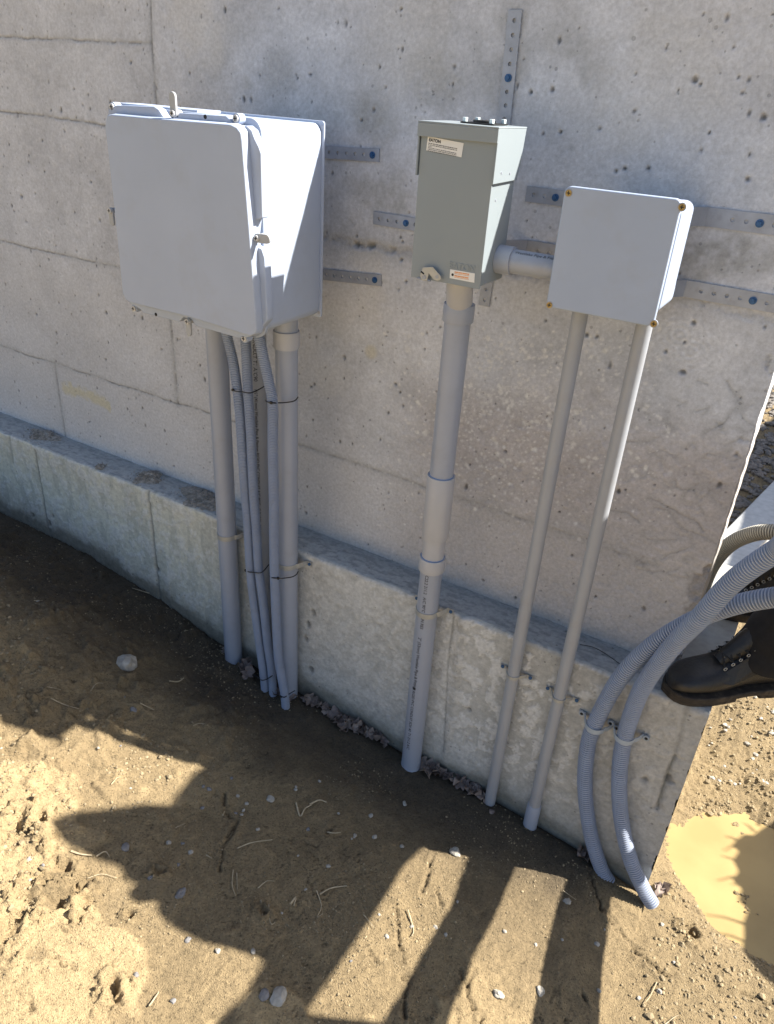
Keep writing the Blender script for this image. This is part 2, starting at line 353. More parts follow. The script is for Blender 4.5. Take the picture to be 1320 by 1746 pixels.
# warmer, browner lower right with exposed aggregate
warm = sst(1.22, .95, Zz + .25 * n1) * sst(-1.0, -.7, X + .3 * n1) * .8
mixc(warm, [.43, .395, .385]); alb = alb * (1 + .15 * (n2 + n3) * warm)[..., None]
pale = sst(.86, .70, Zz + .05 * n2) * .7; mixc(pale * .6, [.52, .51, .51])
mixc(sst(1.25, 1.0, Zz + .1 * n1) * sst(-.9, -1.3, X) * .4, [.56, .54, .52])
for px, py, r, k in [(740, 165, .07, .5), (640, 215, .06, .45), (865, 30, .05, .35), (960, 60, .06, .4), (1010, 95, .05, .4), (1190, 440, .05, .75), (1240, 430, .04, .6), (1310, 440, .05, .6), (620, 330, .06, .5), (660, 350, .05, .5), (720, 110, .05, .4),
                     (480, 130, .05, .4), (420, 140, .03, .5), (1090, 430, .04, .4), (620, 180, .05, .35), (880, 100, .05, .35), (750, 690, .05, .3), (380, 60, .06, .2), (690, 330, .05, .4), (850, 150, .05, .4)]:
    mixc(blob(px, py, r) * k * np.clip(.75 + 1.2 * n3, 0, 1), [.29, .287, .275])
for px, py, r, k in [(330, 40, .10, .5), (700, 60, .12, .3), (1150, 150, .12, .35), (620, 460, .08, .6), (600, 520, .1, .5), (880, 520, .06, .4), (560, 640, .06, .5)]:
    mixc(blob(px, py, r) * k, [.58, .565, .54])
# yellow stain
a0, c0 = wp(128, 668); a1, c1 = wp(182, 690); d = segdist(X, Zz + .015 * n2, [wp(112, 662), wp(145, 670), wp(182, 692)])
mixc(sst(.032, .008, d + .02 * n3) * .6, [.58, .51, .30]); mixc(blob(632, 600, .018) * .5, [.56, .50, .34])
# formwork joints
def joint(pts, w=.0026, depth=.0035, dark=.72, brk=.25):
    global H, alb
    q = [wp(*p) for p in pts]; d = segdist(X, Zz + .006 * n2 + .003 * n3, q); k = np.exp(-(d / w) ** 2) * np.clip(1 - brk + 1.2 * n3 + .8 * n2, .15, 1)
    H += depth * k; mixc(k * dark, [.14, .14, .135]); mixc(np.exp(-(d / (w * 4)) ** 2) * .18, [.22, .22, .21])
joint([(-60, 59), (258, 75)]); joint([(-60, 180), (172, 211), (320, 240)]); joint([(-60, 396), (193, 455), (330, 490)]); joint([(-60, 570), (93, 620), (300, 687), (365, 706), (430, 730)])
joint([(256, -10), (258, 75), (266, 175), (275, 330)], .004); joint([(270, 410), (292, 560), (303, 687)], .005, .005, .6); joint([(93, 622), (112, 748)], .005, .004, .5)
joint([(510, 757), (640, 800), (772, 846), (900, 887), (1010, 925), (1100, 960)], .005, .002, .5, .6)
joint([(540, 403), (640, 421), (702, 433), (860, 462), (1000, 490)], .010, .006, .55, .5); joint([(1100, 500), (1180, 512), (1320, 545)], .010, .005, .35, .6)
joint([(606, 417), (640, 420), (660, 428), (700, 432)], .007, .008, .6)
joint([(490, 892), (640, 955), (872, 1040), (1000, 1095)], .012, .002, .30, .5)
# cracks near the broken corner
rg = random.Random(3)
for k in range(34):
    px, py = rg.uniform(1090, 1290), rg.uniform(650, 980); 
    if px > 1250 - (py - 800) * .3 + 40: continue
    pts = [(px, py)]
    for q in range(rg.randint(2, 5)): px += rg.uniform(-26, 26); py += rg.uniform(-14, 16); pts.append((px, py))
    joint(pts, .0018, .002, .32, .5)
for pts in [[(1105, 850), (1125, 855), (1150, 870), (1165, 880), (1190, 890), (1200, 905)], [(1115, 865), (1140, 870), (1160, 900), (1200, 915), (1225, 930)], [(1040, 870), (1070, 875), (1090, 890)], [(1240, 650), (1260, 690), (1235, 720), (1200, 740)]]:
    joint(pts, .0020, .003, .5, .45)
# trowel swirls
for px, py, r in [(1180, 600, .05), (1160, 570, .06), (540, 672, .03), (80, 400, .05)]:
    a, c = wp(px, py); d = np.hypot((X - a), (Zz - c) * 1.2); k = np.clip(1 - d / (r * 1.6), 0, 1) * .5
    H += .0012 * k * np.sin(d * 420 + 6 * n1); alb = alb * (1 + (.16 * k * np.sin(d * 420 + 6 * n1))[..., None])
# bug holes: many small, some large and drilled
def hole(a, c, r, depth, dark, e=1.0):
    i0, i1 = np.searchsorted(x, [a - 3 * r, a + 3 * r]); j0, j1 = np.searchsorted(z, [c - 3 * r, c + 3 * r])
    if i1 <= i0 or j1 <= j0: return
    s_ = np.s_[i0:i1, j0:j1]; d = np.hypot(X[s_] - a, (Zz[s_] - c) / e) * (1 + .7 * n3[s_]); k = np.exp(-(d / r) ** 4)
    H[s_] += depth * k; alb[s_] = alb[s_] * (1 - k[..., None] * dark)
for k in range(520):
    a = rng.uniform(-3.0, WX1); c = rng.uniform(LEDGE, WTOP); r = .0020 + .0022 * rng.random() ** 3
    hole(a, c, r, .004, .5 + .3 * rng.random(), 1 + rng.random())
for px, py, r in [(223, 107, .008), (297, 87, .006), (528, 127, .010), (942, 153, .010), (903, 468, .010), (955, 225, .007), (530, 660, .008), (522, 875, .008), (862, 770, .008), (824, 990, .008), (616, 205, .006), (1050, 292, .010), (1065, 287, .007), (1105, 287, .008), (1185, 137, .010), (1195, 143, .007), (1303, 200, .009), (1275, 305, .010), (1182, 550, .009),
                  (155, 310, .009), (36, 335, .010), (131, 428, .008), (62, 537, .010), (92, 715, .007), (275, 596, .007), (296, 795, .009), (180, 613, .007), (1210, 226, .006), (684, 15, .008), (905, 157, .010), (686, 412, .007), (684, 443, .008), (692, 480, .007), (1000, 572, .010), (1018, 575, .008), (505, 128, .006), (212, 707, .005), (224, 709, .005), (1135, 600, .010), (1165, 635, .012)]:
    a, c = wp(px, py); hole(a, c, r * .46, .008, .6)
# pale exposed aggregate
for k in range(1700):
    px = rg.gauss(880, 95); py = rg.gauss(690, 85)
    if rg.random() < .3: px = rg.uniform(640, 1150); py = rg.uniform(560, 900)
    if py < 560 or px > 1230: continue
    a, c = wp(px, py); r = .0015 + .0038 * rg.random() ** 2.4
    i0, i1 = np.searchsorted(x, [a - 2 * r, a + 2 * r]); j0, j1 = np.searchsorted(z, [c - 2 * r, c + 2 * r])
    if i1 - i0 < 1 or j1 - j0 < 1: continue
    s_ = np.s_[i0:i1, j0:j1]; d = np.hypot((X[s_] - a) * rg.uniform(.7, 1.4), Zz[s_] - c) * (1 + .8 * n3[s_]); kk = np.exp(-(d / r) ** 4)[..., None] * rg.uniform(.4, .9)
    alb[s_] = alb[s_] * (1 - kk) + np.array([.70, .69, .67]) * kk
rough = sst(1.15, 1.0, Zz) * sst(-1.1, -.8, X)
H = H - .0012 * n2 - (.0007 + .0016 * rough) * n3 - .0006 * nf * (1 + rough)
# chipped right-hand arris
edge = sst(WX1 - .045, WX1, X + .02 * n2) * sst(.02, .22, fbm(X * 0 + 3.1, Zz, 13, 3, 301) + .35 * n3)
H = H + edge * (.009 + .012 * n3); alb = alb * (1 - .35 * np.clip(edge * 3, 0, 1)[..., None])
Px = X - np.where(X > WX1 - .002, .002 * np.clip(fbm(X * 0 + 1.7, Zz, 35, 4, 302) * 2.2, 0, 1), 0)
P = np.stack([Px, H, Zz], -1)
# wrap the sheet round the end and over the top so the wall is a solid 0.2 m thick
def wrap(P, A, axis_, back, jitter=0):
    last = P[-1:, :].copy() if axis_ == 0 else P[:, -1:].copy(); la = A[-1:, :] if axis_ == 0 else A[:, -1:]
    outs = []; outa = []
    for k in (.04, .3, .6, 1.0):
        q = last.copy(); q[..., 1] = last[..., 1] * (1 - k) + back * k; outs.append(q); outa.append(la * np.array([1.08, 1.05, 1.0]))
    return np.concatenate([P] + outs, axis_), np.concatenate([A] + outa, axis_)
P, alb = wrap(P, alb, 1, .2); P, alb = wrap(P, alb, 0, .2)
wall = grid_mesh('concrete_wall', P, alb, M_CONC); tag(wall, 'tall poured concrete wall with board marks, pits and a chipped right edge', 'wall')
bk = MB(); bk.add([(-8, .2, -.5), (WX1, .2, -.5), (WX1, .2, WTOP), (-8, .2, WTOP)], [(0, 1, 2, 3)]); bk.build('back_face', M_WHITEP if False else simple('plain_concrete', (.38, .37, .35), .9), wall)

# ------------------------------------------------------------------ footing with ledge
x = np.concatenate([np.arange(-8, -3.1, .1), np.arange(-3.1, FX1, .004), [FX1]])
zf = np.arange(-.45, LEDGE, .004); yt = np.arange(.0, .122, .004)
# profile parameter: front face up, then ledge top back to wall
prof = [(FY, zz) for zz in zf] + [(FY + s_, LEDGE) for s_ in yt] + [(.03, LEDGE)]
prof = np.array(prof); S = np.concatenate([[0], np.cumsum(np.hypot(*np.diff(prof, axis=0).T))])
X, SS = np.meshgrid(x, S, indexing='ij'); PY = np.tile(prof[:, 0], (len(x), 1)); PZ = np.tile(prof[:, 1], (len(x), 1))
top = PZ > LEDGE - .002; frontm = ~top
n1 = fbm(X, SS, 3, 4, 201); n2 = fbm(X, SS, 14, 4, 211); n3 = fbm(X, SS, 60, 4, 221); nd = fbm(X, SS, 30, 4, 231); streak = fbm(X, SS * .25, 26, 3, 241)
alb = np.ones(X.shape + (3,)) * np.array([.47, .46, .43]); Zz = PZ
alb = alb * (1 + .22 * n1 + .18 * n3)[..., None]
def mixf(mask, c):
    global alb
    alb = alb * (1 - mask[..., None]) + np.array(c) * mask[..., None]
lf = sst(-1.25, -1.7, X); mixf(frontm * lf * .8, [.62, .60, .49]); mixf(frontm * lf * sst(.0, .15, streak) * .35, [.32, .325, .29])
# pale laitance flaking off in irregular flecks
nd2 = fbm(X + .02 * n2, SS + .02 * n3, 38, 6, 233, .62)
fl = sst(-.02, .09, nd2 + .25 * n2 + .34 * n1 - .05) * frontm * (.25 + .75 * np.exp(-(((X + .42) / .50) ** 2)) + .35 * lf) * sst(-.2, .05, Zz)
mixf(np.clip(fl, 0, 1) * .9, [.62, .61, .585])
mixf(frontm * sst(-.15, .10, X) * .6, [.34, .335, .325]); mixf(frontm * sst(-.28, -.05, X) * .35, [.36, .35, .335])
# darker band at the foot, just above the soil
zb = np.interp(X, BX, BZ); ramp = sst(zb + .085, zb + .03, Zz + .03 * n2) * frontm * sst(.06, -.02, X)
mixf(ramp * .75, [.125, .118, .088]); mixf(sst(zb + .16, zb + .06, Zz + .05 * n2) * frontm * .25, [.22, .21, .17])
Hf = -.0016 * n2 - .0012 * n3 - .0025 * fl
def jf(pts, w, depth, dark, col=(.15, .15, .135)):
    global Hf, alb
    q = [(at(a, b_, FY)[0], at(a, b_, FY)[2]) for a, b_ in pts]; d = segdist(X + .003 * n3, Zz, q) + (~frontm) * 9; k = np.exp(-(d / w) ** 2); Hf += depth * k; mixf(k * dark, col)
jf([(60, 768), (70, 830), (82, 900), (96, 935)], .006, .004, .65); jf([(252, 838), (262, 920), (268, 975), (275, 1040)], .006, .005, .7); jf([(16, 745), (22, 790)], .008, .003, .4)
jf([(790, 1052), (776, 1180), (760, 1300)], .014, -.006, .3, (.27, .265, .25)); jf([(773, 1052), (763, 1150), (757, 1280)], .003, .003, .5); jf([(1178, 1180), (1150, 1290), (1120, 1380)], .006, .004, .35)
jf([(1150, 1290), (1135, 1325), (1128, 1350), (1120, 1378)], .003, .005, .7)
for px, py, r in [(56, 878, .009), (268, 970, .012), (85, 893, .012), (90, 880, .007), (521, 1090, .010), (535, 1045, .009), (530, 1140, .012), (525, 1065, .007), (1100, 1330, .009), (1030, 1200, .006), (800, 1210, .006), (1045, 1310, .006), (1140, 1330, .010)]:
    q = at(px, py, FY); d = np.hypot(X - q[0], (Zz - q[2]) * .8) * (1 + .7 * n3) + (~frontm) * 9; k = np.exp(-(d / r) ** 4); Hf += .006 * k; alb = alb * (1 - .5 * k[..., None])
# ledge top: smoother blue-grey, darker band next to the wall
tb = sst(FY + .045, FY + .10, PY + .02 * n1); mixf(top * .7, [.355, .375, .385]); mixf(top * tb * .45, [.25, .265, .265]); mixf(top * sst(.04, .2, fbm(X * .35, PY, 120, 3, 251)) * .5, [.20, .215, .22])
r_ = .006                                                   # rounded arris
YY = PY + np.where(frontm, Hf, 0); ZZ = PZ + np.where(top, -.0012 * n3 - .0016 * n2, 0)
ar = np.clip(1 - np.abs(SS - (LEDGE + .45)) / .010, 0, 1); YY = YY + ar * (.0045 + .006 * np.clip(nd, 0, 1)); ZZ = ZZ - ar * (.003 + .004 * np.clip(n3, 0, 1))
XX = X - np.where(X > FX1 - .002, .007 * np.clip(fbm(X * 0 + 5, SS, 40, 4, 261) * 2.0, 0, 1), 0)
P = np.stack([XX, YY, ZZ], -1)
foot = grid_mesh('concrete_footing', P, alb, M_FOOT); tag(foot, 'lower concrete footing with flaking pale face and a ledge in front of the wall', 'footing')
MBx = MB(); n = len(prof); pf = [tuple(p) for p in P[-1]]
MBx.add([pf[0], pf[len(zf) - 1], (FX1, .62, LEDGE), (FX1, .62, -.45)], [(0, 1, 2, 3)])
MBx.add([(FX1, FY + .004, LEDGE - .001), (WX1 - .12, .0, LEDGE - .001), (WX1 - .12, .62, LEDGE - .001), (FX1, .62, LEDGE - .001)], [(0, 1, 2, 3)])
MBx.add([(FX1, .62, LEDGE - .001), (WX1 - .6, .62, LEDGE - .001), (WX1 - .6, .62, -.45), (FX1, .62, -.45)], [(0, 1, 2, 3)])
MBx.build('footing_return', simple('bare_concrete', (.36, .35, .32), .9, var=.15, scale=40, bump=.5, bscale=150), foot)

# ------------------------------------------------------------------ steel straps
def strap(name, p0, p1, w, label, screw=(), holes=True, bends=(), group='perforated steel straps on the wall', start=.018, pitch=.0255, t=.0036):
    """perforated flat bar lying on the wall (y=0) between p0 and p1 (x,z); bends: extra 3D segments"""
    p0 = np.array([p0[0], -.0005, p0[1]]); p1 = np.array([p1[0], -.0005, p1[1]]); d = p1 - p0; L_ = np.linalg.norm(d); d /= L_
    u = np.cross(d, [0, -1, 0]); u /= np.linalg.norm(u)
    T = thing(name, label, 'metal strap', p0, group); mb = MB(); hr = .0042; n = 12
    hs = [start + pitch * k for k in range(int((L_ - start - .008) / pitch) + 1)] if holes else []
    cur = 0
    def quad(a, b):
        for off in (0, t):
            pass
        o = [p0 + d * a - u * w / 2, p0 + d * b - u * w / 2, p0 + d * b + u * w / 2, p0 + d * a + u * w / 2]; mb.poly(o, (0, -t, 0))
    for h in hs:
        a, b_ = h - pitch * .48, h + pitch * .48
        a = max(a, cur); b_ = min(b_, L_)
        if a > cur + 1e-4: quad(cur, a)
        # plate with a hole: outer rectangle ring split in n sectors
        ring = []; outer = []
        for k in range(n):
            an = math.tau * (k + .5) / n; c_, s_ = math.cos(an), math.sin(an); ring.append(p0 + d * (h + hr * c_) + u * hr * s_)
            hx = (b_ - h) if c_ > 0 else (h - a); tt = min(hx / max(abs(c_), 1e-6), (w / 2) / max(abs(s_), 1e-6)); outer.append(p0 + d * (h + tt * c_) + u * tt * s_)
        corners = {1: p0 + d * b_ + u * w / 2, 4: p0 + d * a + u * w / 2, 7: p0 + d * a - u * w / 2, 10: p0 + d * b_ - u * w / 2}
        vs = ring + outer; vs2 = [q + np.array([0, -t, 0]) for q in vs]; fs = []
        for k in range(n):
            k2 = (k + 1) % n; fs.append((k, k2, n + k2, n + k))
        cs = []
        for kk, cpt in corners.items():
            pass
        allv = vs + vs2; m_ = len(vs)
        fs2 = fs + [tuple(m_ + i for i in f) for f in fs] + [(k, (k + 1) % n, m_ + (k + 1) % n, m_ + k) for k in range(n)]
        # square off the corners
        base = len(allv)
        for sa, sb, sgn in ((b_, 1, 1), (a, 1, -1), (a, -1, -1), (b_, -1, 1)):
            cp = p0 + d * sa + u * sb * w / 2; best = sorted(range(n), key=lambda k: np.linalg.norm(outer[k] - cp))[:2]
            allv += [cp, cp + np.array([0, -t, 0])]; c0 = len(allv) - 2
            fs2 += [(n + best[0], n + best[1], c0), (m_ + n + best[0], m_ + n + best[1], c0 + 1), (n + best[0], c0, c0 + 1, m_ + n + best[0]), (n + best[1], c0, c0 + 1, m_ + n + best[1])]
        mb.add(allv, fs2); cur = b_
    if cur < L_ - 1e-4: quad(cur, L_)
    for (q0, q1) in bends:
        q0 = np.array(q0, float); q1 = np.array(q1, float); dd = q1 - q0; nn_ = np.cross(dd, u); nn_ /= np.linalg.norm(nn_)
        mb.poly([q0 - u * w / 2, q1 - u * w / 2, q1 + u * w / 2, q0 + u * w / 2], nn_ * t)
    # dark drill shadows behind the holes are left to real light
    mb.build('bar', M_STRAP, T)
    for h in screw:
        sm = MB(); c = p0 + d * h + np.array([0, -t, 0]); sm.disc(c, (0, -1, 0), .0078, .002, 18); sm.tube([c, c + np.array([0, -.006, 0])], [.0055, .0045], 6)
        sm.build('screw', M_BLUE, T)
    return T
def S2(px, py): p = at(px, py, 0); return (p[0], p[2])
strap('perforated_strap', S2(648, 265), S2(540, 258), .029, 'short perforated steel strap poking out right of the large grey cabinet, upper of two', screw=(.0185,))
strap('perforated_strap', S2(651, 478), S2(540, 466), .029, 'short perforated steel strap poking out right of the large grey cabinet, lower of two', screw=(.0185,))
strap('perforated_strap', S2(638, 371), S2(760, 391), .030, 'perforated steel strap poking out left of the grey-green switch box', screw=(.018 + 3 * .0255,))
strap('perforated_strap', S2(880, 17), S2(855, 262), .030, 'vertical perforated steel strap running up the wall above the grey-green switch box', screw=(.018 + 4 * .0255,))
strap('perforated_strap', S2(826, 521), S2(838, 440), .028, 'short end of a vertical steel strap below the grey-green switch box', start=.014)
strap('perforated_strap', S2(898, 330), S2(990, 342), .032, 'perforated steel strap poking out left of the square junction box', screw=(.018 + 2 * .0255,))
a = at(1205, 369, 0); b2 = at(1205, 369, 0); q = np.array([-.295, -.10, a[2] - .002])
strap('perforated_strap', (a[0], a[2]), (WX1 - .012, a[2]), .036, 'long steel strap at the right of the junction box, bent outward, upper of two', screw=(.10,), start=.05, bends=[(a, a - np.array([.075, .10, 0]))])
a = at(1168, 491, 0)
strap('perforated_strap', (a[0], a[2]), (WX1 - .012, a[2] - .002), .034, 'long steel strap at the right of the junction box, bent outward, lower of two', screw=(.135,), start=.034, bends=[(a, a - np.array([.075, .10, 0]))])
a = at(898, 424, 0)
strap('perforated_strap', (a[0], a[2]), (a[0] + .20, a[2] - .003), .040, 'steel strap behind the horizontal conduit between the two smaller boxes, bent outward', start=.03, bends=[(a, a - np.array([.085, .115, 0]))])
# keep straps of the wall side clear of the open air right of the wall end: they stop at the wall edge

# ------------------------------------------------------------------ large grey cabinet
YB, YF = -.15, -.385
cab = thing('grey_cabinet', 'large light grey plastic cabinet with a raised screw-down lid, leftmost box on the wall', 'cabinet', (-1.30, YB, 1.19))
mb = MB(); o = [(a_, YB - .004, c_) for a_, c_ in rounded(-1.500, -1.099, 1.192, 1.624, .022)]
mb.poly(o, (0, YF - YB + .018, 0)); body = mb.build('body', M_BOX, cab, bevel=.002)
# back flange with four drilled tabs
mb = MB(); mb.poly([(a_, YB, c_) for a_, c_ in rounded(-1.507, -1.0925, 1.188, 1.629, .006, 3)], (0, -.005, 0)); fl_ = mb.build('mounting_flange', M_BOX, body, bevel=.001)
for cx_, cz_ in ((-1.0985, 1.6165), (-1.0985, 1.2005)):
    mb = MB(); mb.tube([(cx_, YB - .0040, cz_), (cx_, YB - .0062, cz_)], .0042, 14); mb.build('bolt_hole', M_STRAP, fl_)
# body lip just behind the lid
mb = MB(); mb.poly([(a_, YF + .016, c_) for a_, c_ in rounded(-1.512, -1.088, 1.183, 1.633, .028)], (0, -.010, 0)); mb.build('lip', M_BOX, body, bevel=.002)
lid = None
YR = -.405
rim = [(182, 200), (186, 186), (198, 179), (262, 181), (270, 186), (277, 197), (283, 203), (300, 205), (305, 192), (385, 197), (392, 203), (397, 212), (410, 214), (420, 214), (429, 222), (434, 236), (441, 250), (445, 262), (447, 372), (436, 374), (434, 392), (432, 408), (434, 420), (446, 424), (451, 440), (456, 546), (449, 556), (438, 566), (424, 575), (408, 577), (335, 556), (326, 545), (312, 541), (306, 549), (245, 534), (238, 527), (226, 520), (216, 512)]
mb = MB(); mb.poly([at(a_, c_, YR) for a_, c_ in rim], (0, .022, 0))
lid = mb.build('lid', M_BOX, cab, bevel=.0022)
def ringpts(pxs, Y_): return [at(a_, c_, Y_) for a_, c_ in pxs]
inner = [(181, 203), (184, 196), (190, 195), (280, 203), (392, 212), (403, 217), (410, 226), (412, 240), (425, 400), (437, 560), (435, 569), (427, 573), (416, 570), (320, 540), (225, 517), (214, 511), (209, 500), (194, 350), (179, 215)]
def offs(poly, k):
    c = np.mean(poly, 0); return [tuple(c + (np.array(p) - c) * k) for p in poly]
mb = MB(); A0 = ringpts(inner, YR - .021); A1 = ringpts(offs(inner, 1.0), YR - .021)
base = [p + np.array([0, .023, 0]) for p in A0]
cen = np.mean(base, 0); base = [cen + (p - cen) * np.array([1.014, 1, 1.014]) for p in base]
n = len(A0); mb.add(A0 + base, [tuple(range(n)), tuple(range(2 * n - 1, n - 1, -1))] + [(i, i + n, (i + 1) % n + n, (i + 1) % n) for i in range(n)])
mb.build('raised_panel', M_BOX, lid, bevel=.0025, seg=3)
def screw_head(c, par, r=.0068, mat=M_SCREW, slot=True, nrm=(0, -1, 0)):
    nrm = np.array(nrm, float); mb = MB(); mb.disc(c, nrm, r, .004, 20); o = mb.build('screw', mat, par, smooth=True)
    if slot:
        e = c + nrm * .0042; mb = MB()
        if abs(nrm[1]) > .5:
            mb.box((e[0] - r * .6, e[1] - .0006, e[2] - r * .13), (e[0] + r * .6, e[1], e[2] + r * .13)); mb.box((e[0] - r * .13, e[1] - .0007, e[2] - r * .6), (e[0] + r * .13, e[1] - .0001, e[2] + r * .6))
        mb.build('slot', M_HOLE, par)
    return o
def latch(px, py, vec, ln, w=.017):
    """turn-latch: a rounded tongue on a screw at the lid's rim"""
    c = at(px, py, YR - .006); vec = np.array(vec, float); vec /= np.linalg.norm(vec); per = np.cross(vec, [0, 1, 0])
    mb = MB(); pts = []
    for k in range(7): a_ = math.pi / 2 + math.pi * k / 6; pts.append(c + vec * (w / 2 * math.cos(a_)) + per * (w / 2 * math.sin(a_)))
    for k in range(7): a_ = -math.pi / 2 + math.pi * k / 6; pts.append(c + vec * (ln - w / 2 + w / 2 * math.cos(a_)) + per * (w / 2 * math.sin(a_)))
    mb.poly(pts, (0, .006, 0)); mb.tube([c + np.array([0, .004, 0]), c + np.array([0, .022, 0])], w * .42, 14)
    o = mb.build('latch', M_BOXL, cab, bevel=.0012); screw_head(c, o, .0062)
latch(295, 193, (0, 0, 1), .040); latch(438, 406, (1, 0, .05), .034, .019); latch(320, 548, (0, 0, -1), .036, .015); latch(188, 359, (0, 0, -1), .034, .014)
for px, py, dx in ((192, 182, 0), (403, 202, 0), (417, 577, 0), (229, 526, 0)):
    c = at(px, py, YR + .004); mb = MB(); mb.tube([c + np.array([0, .018, 0]), c], .0095, 18); o = mb.build('screw_boss', M_BOX, cab, smooth=True); screw_head(c, o, .0068)
for px, py in ((350, 199), (266, 536)):
    c = at(px, py, YR); mb = MB(); mb.tube([c + np.array([0, .002, 0]), c - np.array([0, .0006, 0])], .0042, 14); mb.build('rim_hole', M_HOLE, lid)
# slim moulded ear standing at the far top edge
mb = MB(); a_ = at(200, 176, -.36); b_ = at(336, 186, -.36); mb.box((a_[0], -.372, 1.632), (-1.265, -.30, 1.637)); mb.build('top_rib', M_BOX, body)

# ------------------------------------------------------------------ grey-green switch box
X0, X1, Z0, Z1, YB2, YF2 = -.782, -.621, 1.357, 1.648, -.150, -.268
sw = thing('switch_box', 'grey-green steel switch box with a white label, between the cabinet and the junction box', 'electrical box', ((X0 + X1) / 2, YB2, Z0))
mb = MB(); mb.box((X0 + .003, YF2 + .004, Z0 + .004), (X1 - .0035, YB2, Z1 - .004)); body = mb.build('body', M_PAINT, sw, bevel=.0015)
mb = MB(); mb.poly([(X0, YF2, Z0), (X1 - .001, YF2, Z0), (X1 - .001, YF2, Z1 - .012), (X0, YF2, Z1 - .012)], (0, .004, 0))
mb.box((X0, YF2 + .0002, Z0 - .0005), (X0 + .0015, YF2 + .02, Z1 - .012)); cover = mb.build('cover', M_PAINT, sw, bevel=.0008)
mb = MB()   # hood: front lip + sides + sloped bottom edge
sd = [(YB2 - .012 + .03, Z1), (YF2 - .003, Z1), (YF2 - .003, Z1 - .045), (YF2 - .001, Z1 - .094), (YB2 + .004, Z1 - .090), (YB2 + .008, Z1 - .060)]
sd = [(YB2 + .012, Z1), (YF2 - .004, Z1), (YF2 - .004, Z1 - .094), (YB2 - .004, Z1 - .092), (YB2 + .004, Z1 - .060)]
mb.poly([(X1, a_, c_) for a_, c_ in sd], (.003, 0, 0)); mb.poly([(X0 - .002, a_, c_) for a_, c_ in sd], (-.003, 0, 0))
mb.box((X0 - .0052, YF2 - .0072, Z1 - .024), (X1 + .0032, YF2 - .0042, Z1 - .0002)); mb.box((X0 - .0054, YF2 - .0074, Z1), (X1 + .0034, YB2 + .0125, Z1 + .003))
mb.build('hood', M_PAINT, sw, bevel=.0008)
# blanking plate and bolts on the roof
hub = MB(); cx_, cy_ = X1 - .062, YB2 - .048; hub.box((cx_ - .035, cy_ - .035, Z1 + .0035), (cx_ + .035, cy_ + .035, Z1 + .006)); hub.tube([(cx_, cy_, Z1 + .006), (cx_, cy_, Z1 + .010)], .022, 24); ho = hub.build('hub_plate', M_BLACK, sw, bevel=.0005)
for dx in (-1, 1):
    for dy in (-1, 1):
        mb = MB(); mb.tube([(cx_ + dx * .028, cy_ + dy * .028, Z1 + .006), (cx_ + dx * .028, cy_ + dy * .028, Z1 + .0135)], .0055, 6); mb.build('bolt', M_WHITEP, ho, bevel=.0006)
def quadlabel(name, pxs, Y_, mat, par, t=.0006):
    mb = MB(); mb.poly([at(a_, c_, Y_) for a_, c_ in pxs], (0, -t, 0)); return mb.build(name, mat, par)
lab = quadlabel('rating_label', [(730, 232), (791, 244), (787, 268), (727, 256)], YF2 - .0003, M_LABEL, sw)
def text_mesh(s, size, font_scale=1.0, bold=0.0, extrude=0.0):
    cu = bpy.data.curves.new('t', 'FONT'); cu.body = s; cu.size = size; cu.offset = bold; cu.extrude = extrude; cu.resolution_u = 3
    o = bpy.data.objects.new('t', cu); COL.objects.link(o); dg = bpy.context.evaluated_depsgraph_get(); dg.update()
    me = bpy.data.meshes.new_from_object(o.evaluated_get(dg)); bpy.data.objects.remove(o); bpy.data.curves.remove(cu)
    vs = np.array([v.co[:] for v in me.vertices]); fs = [tuple(p.vertices) for p in me.polygons]; bpy.data.meshes.remove(me); return vs, fs
def flat_text(name, s, size, org, ux, uz, mat, par, bold=0, out=(0, -1, 0), lift=.0004, extrude=0):
    vs, fs = text_mesh(s, size, bold=bold, extrude=extrude); org = np.array(org, float); ux = np.array(ux, float); uz = np.array(uz, float); ux /= np.linalg.norm(ux); uz /= np.linalg.norm(uz)
    P_ = [org + ux * v[0] + uz * v[1] + np.array(out) * (lift + v[2]) for v in vs]; mb = MB(); mb.add(P_, fs); return mb.build(name, mat, par)
lo = at(730, 232, YF2 - .0009); lx = at(791, 244, YF2 - .0009) - lo; lz = lo - at(727, 256, YF2 - .0009)
lxn = lx / np.linalg.norm(lx); lzn = lz / np.linalg.norm(lz)
flat_text('maker_name', 'EATON', .0078, lo + lxn * .003 - lzn * .0080, lxn, lzn, M_INK, lab, bold=.0003)
mb = MB(); rg2 = random.Random(5)
for row in range(6):      # rows of print too small to read
    s0 = .003; base_ = lo - lzn * (.0125 + row * .0026) + np.array([0, -.0003, 0])
    endx = .066 if row not in (2,) else .012
    while s0 < endx:
        w_ = rg2.uniform(.0012, .005); w_ = min(w_, endx - s0); h_ = .0013 if row else .0016
        p = base_ + lxn * s0; mb.add([p, p + lxn * w_, p + lxn * w_ + lzn * h_, p + lzn * h_], [(0, 1, 2, 3)]); s0 += w_ + rg2.uniform(.0005, .0012)
mb.build('fine_print', M_GREYINK, lab)
wl = quadlabel('warning_label', [(768, 459), (810, 466), (809, 482), (767, 474)], YF2 - .0003, M_LABEL, sw)
mb = MB(); lo2 = at(768, 459, YF2 - .0012); ax = at(810, 466, YF2 - .0012) - lo2; az = lo2 - at(767, 474, YF2 - .0012); ax /= np.linalg.norm(ax); az /= np.linalg.norm(az)
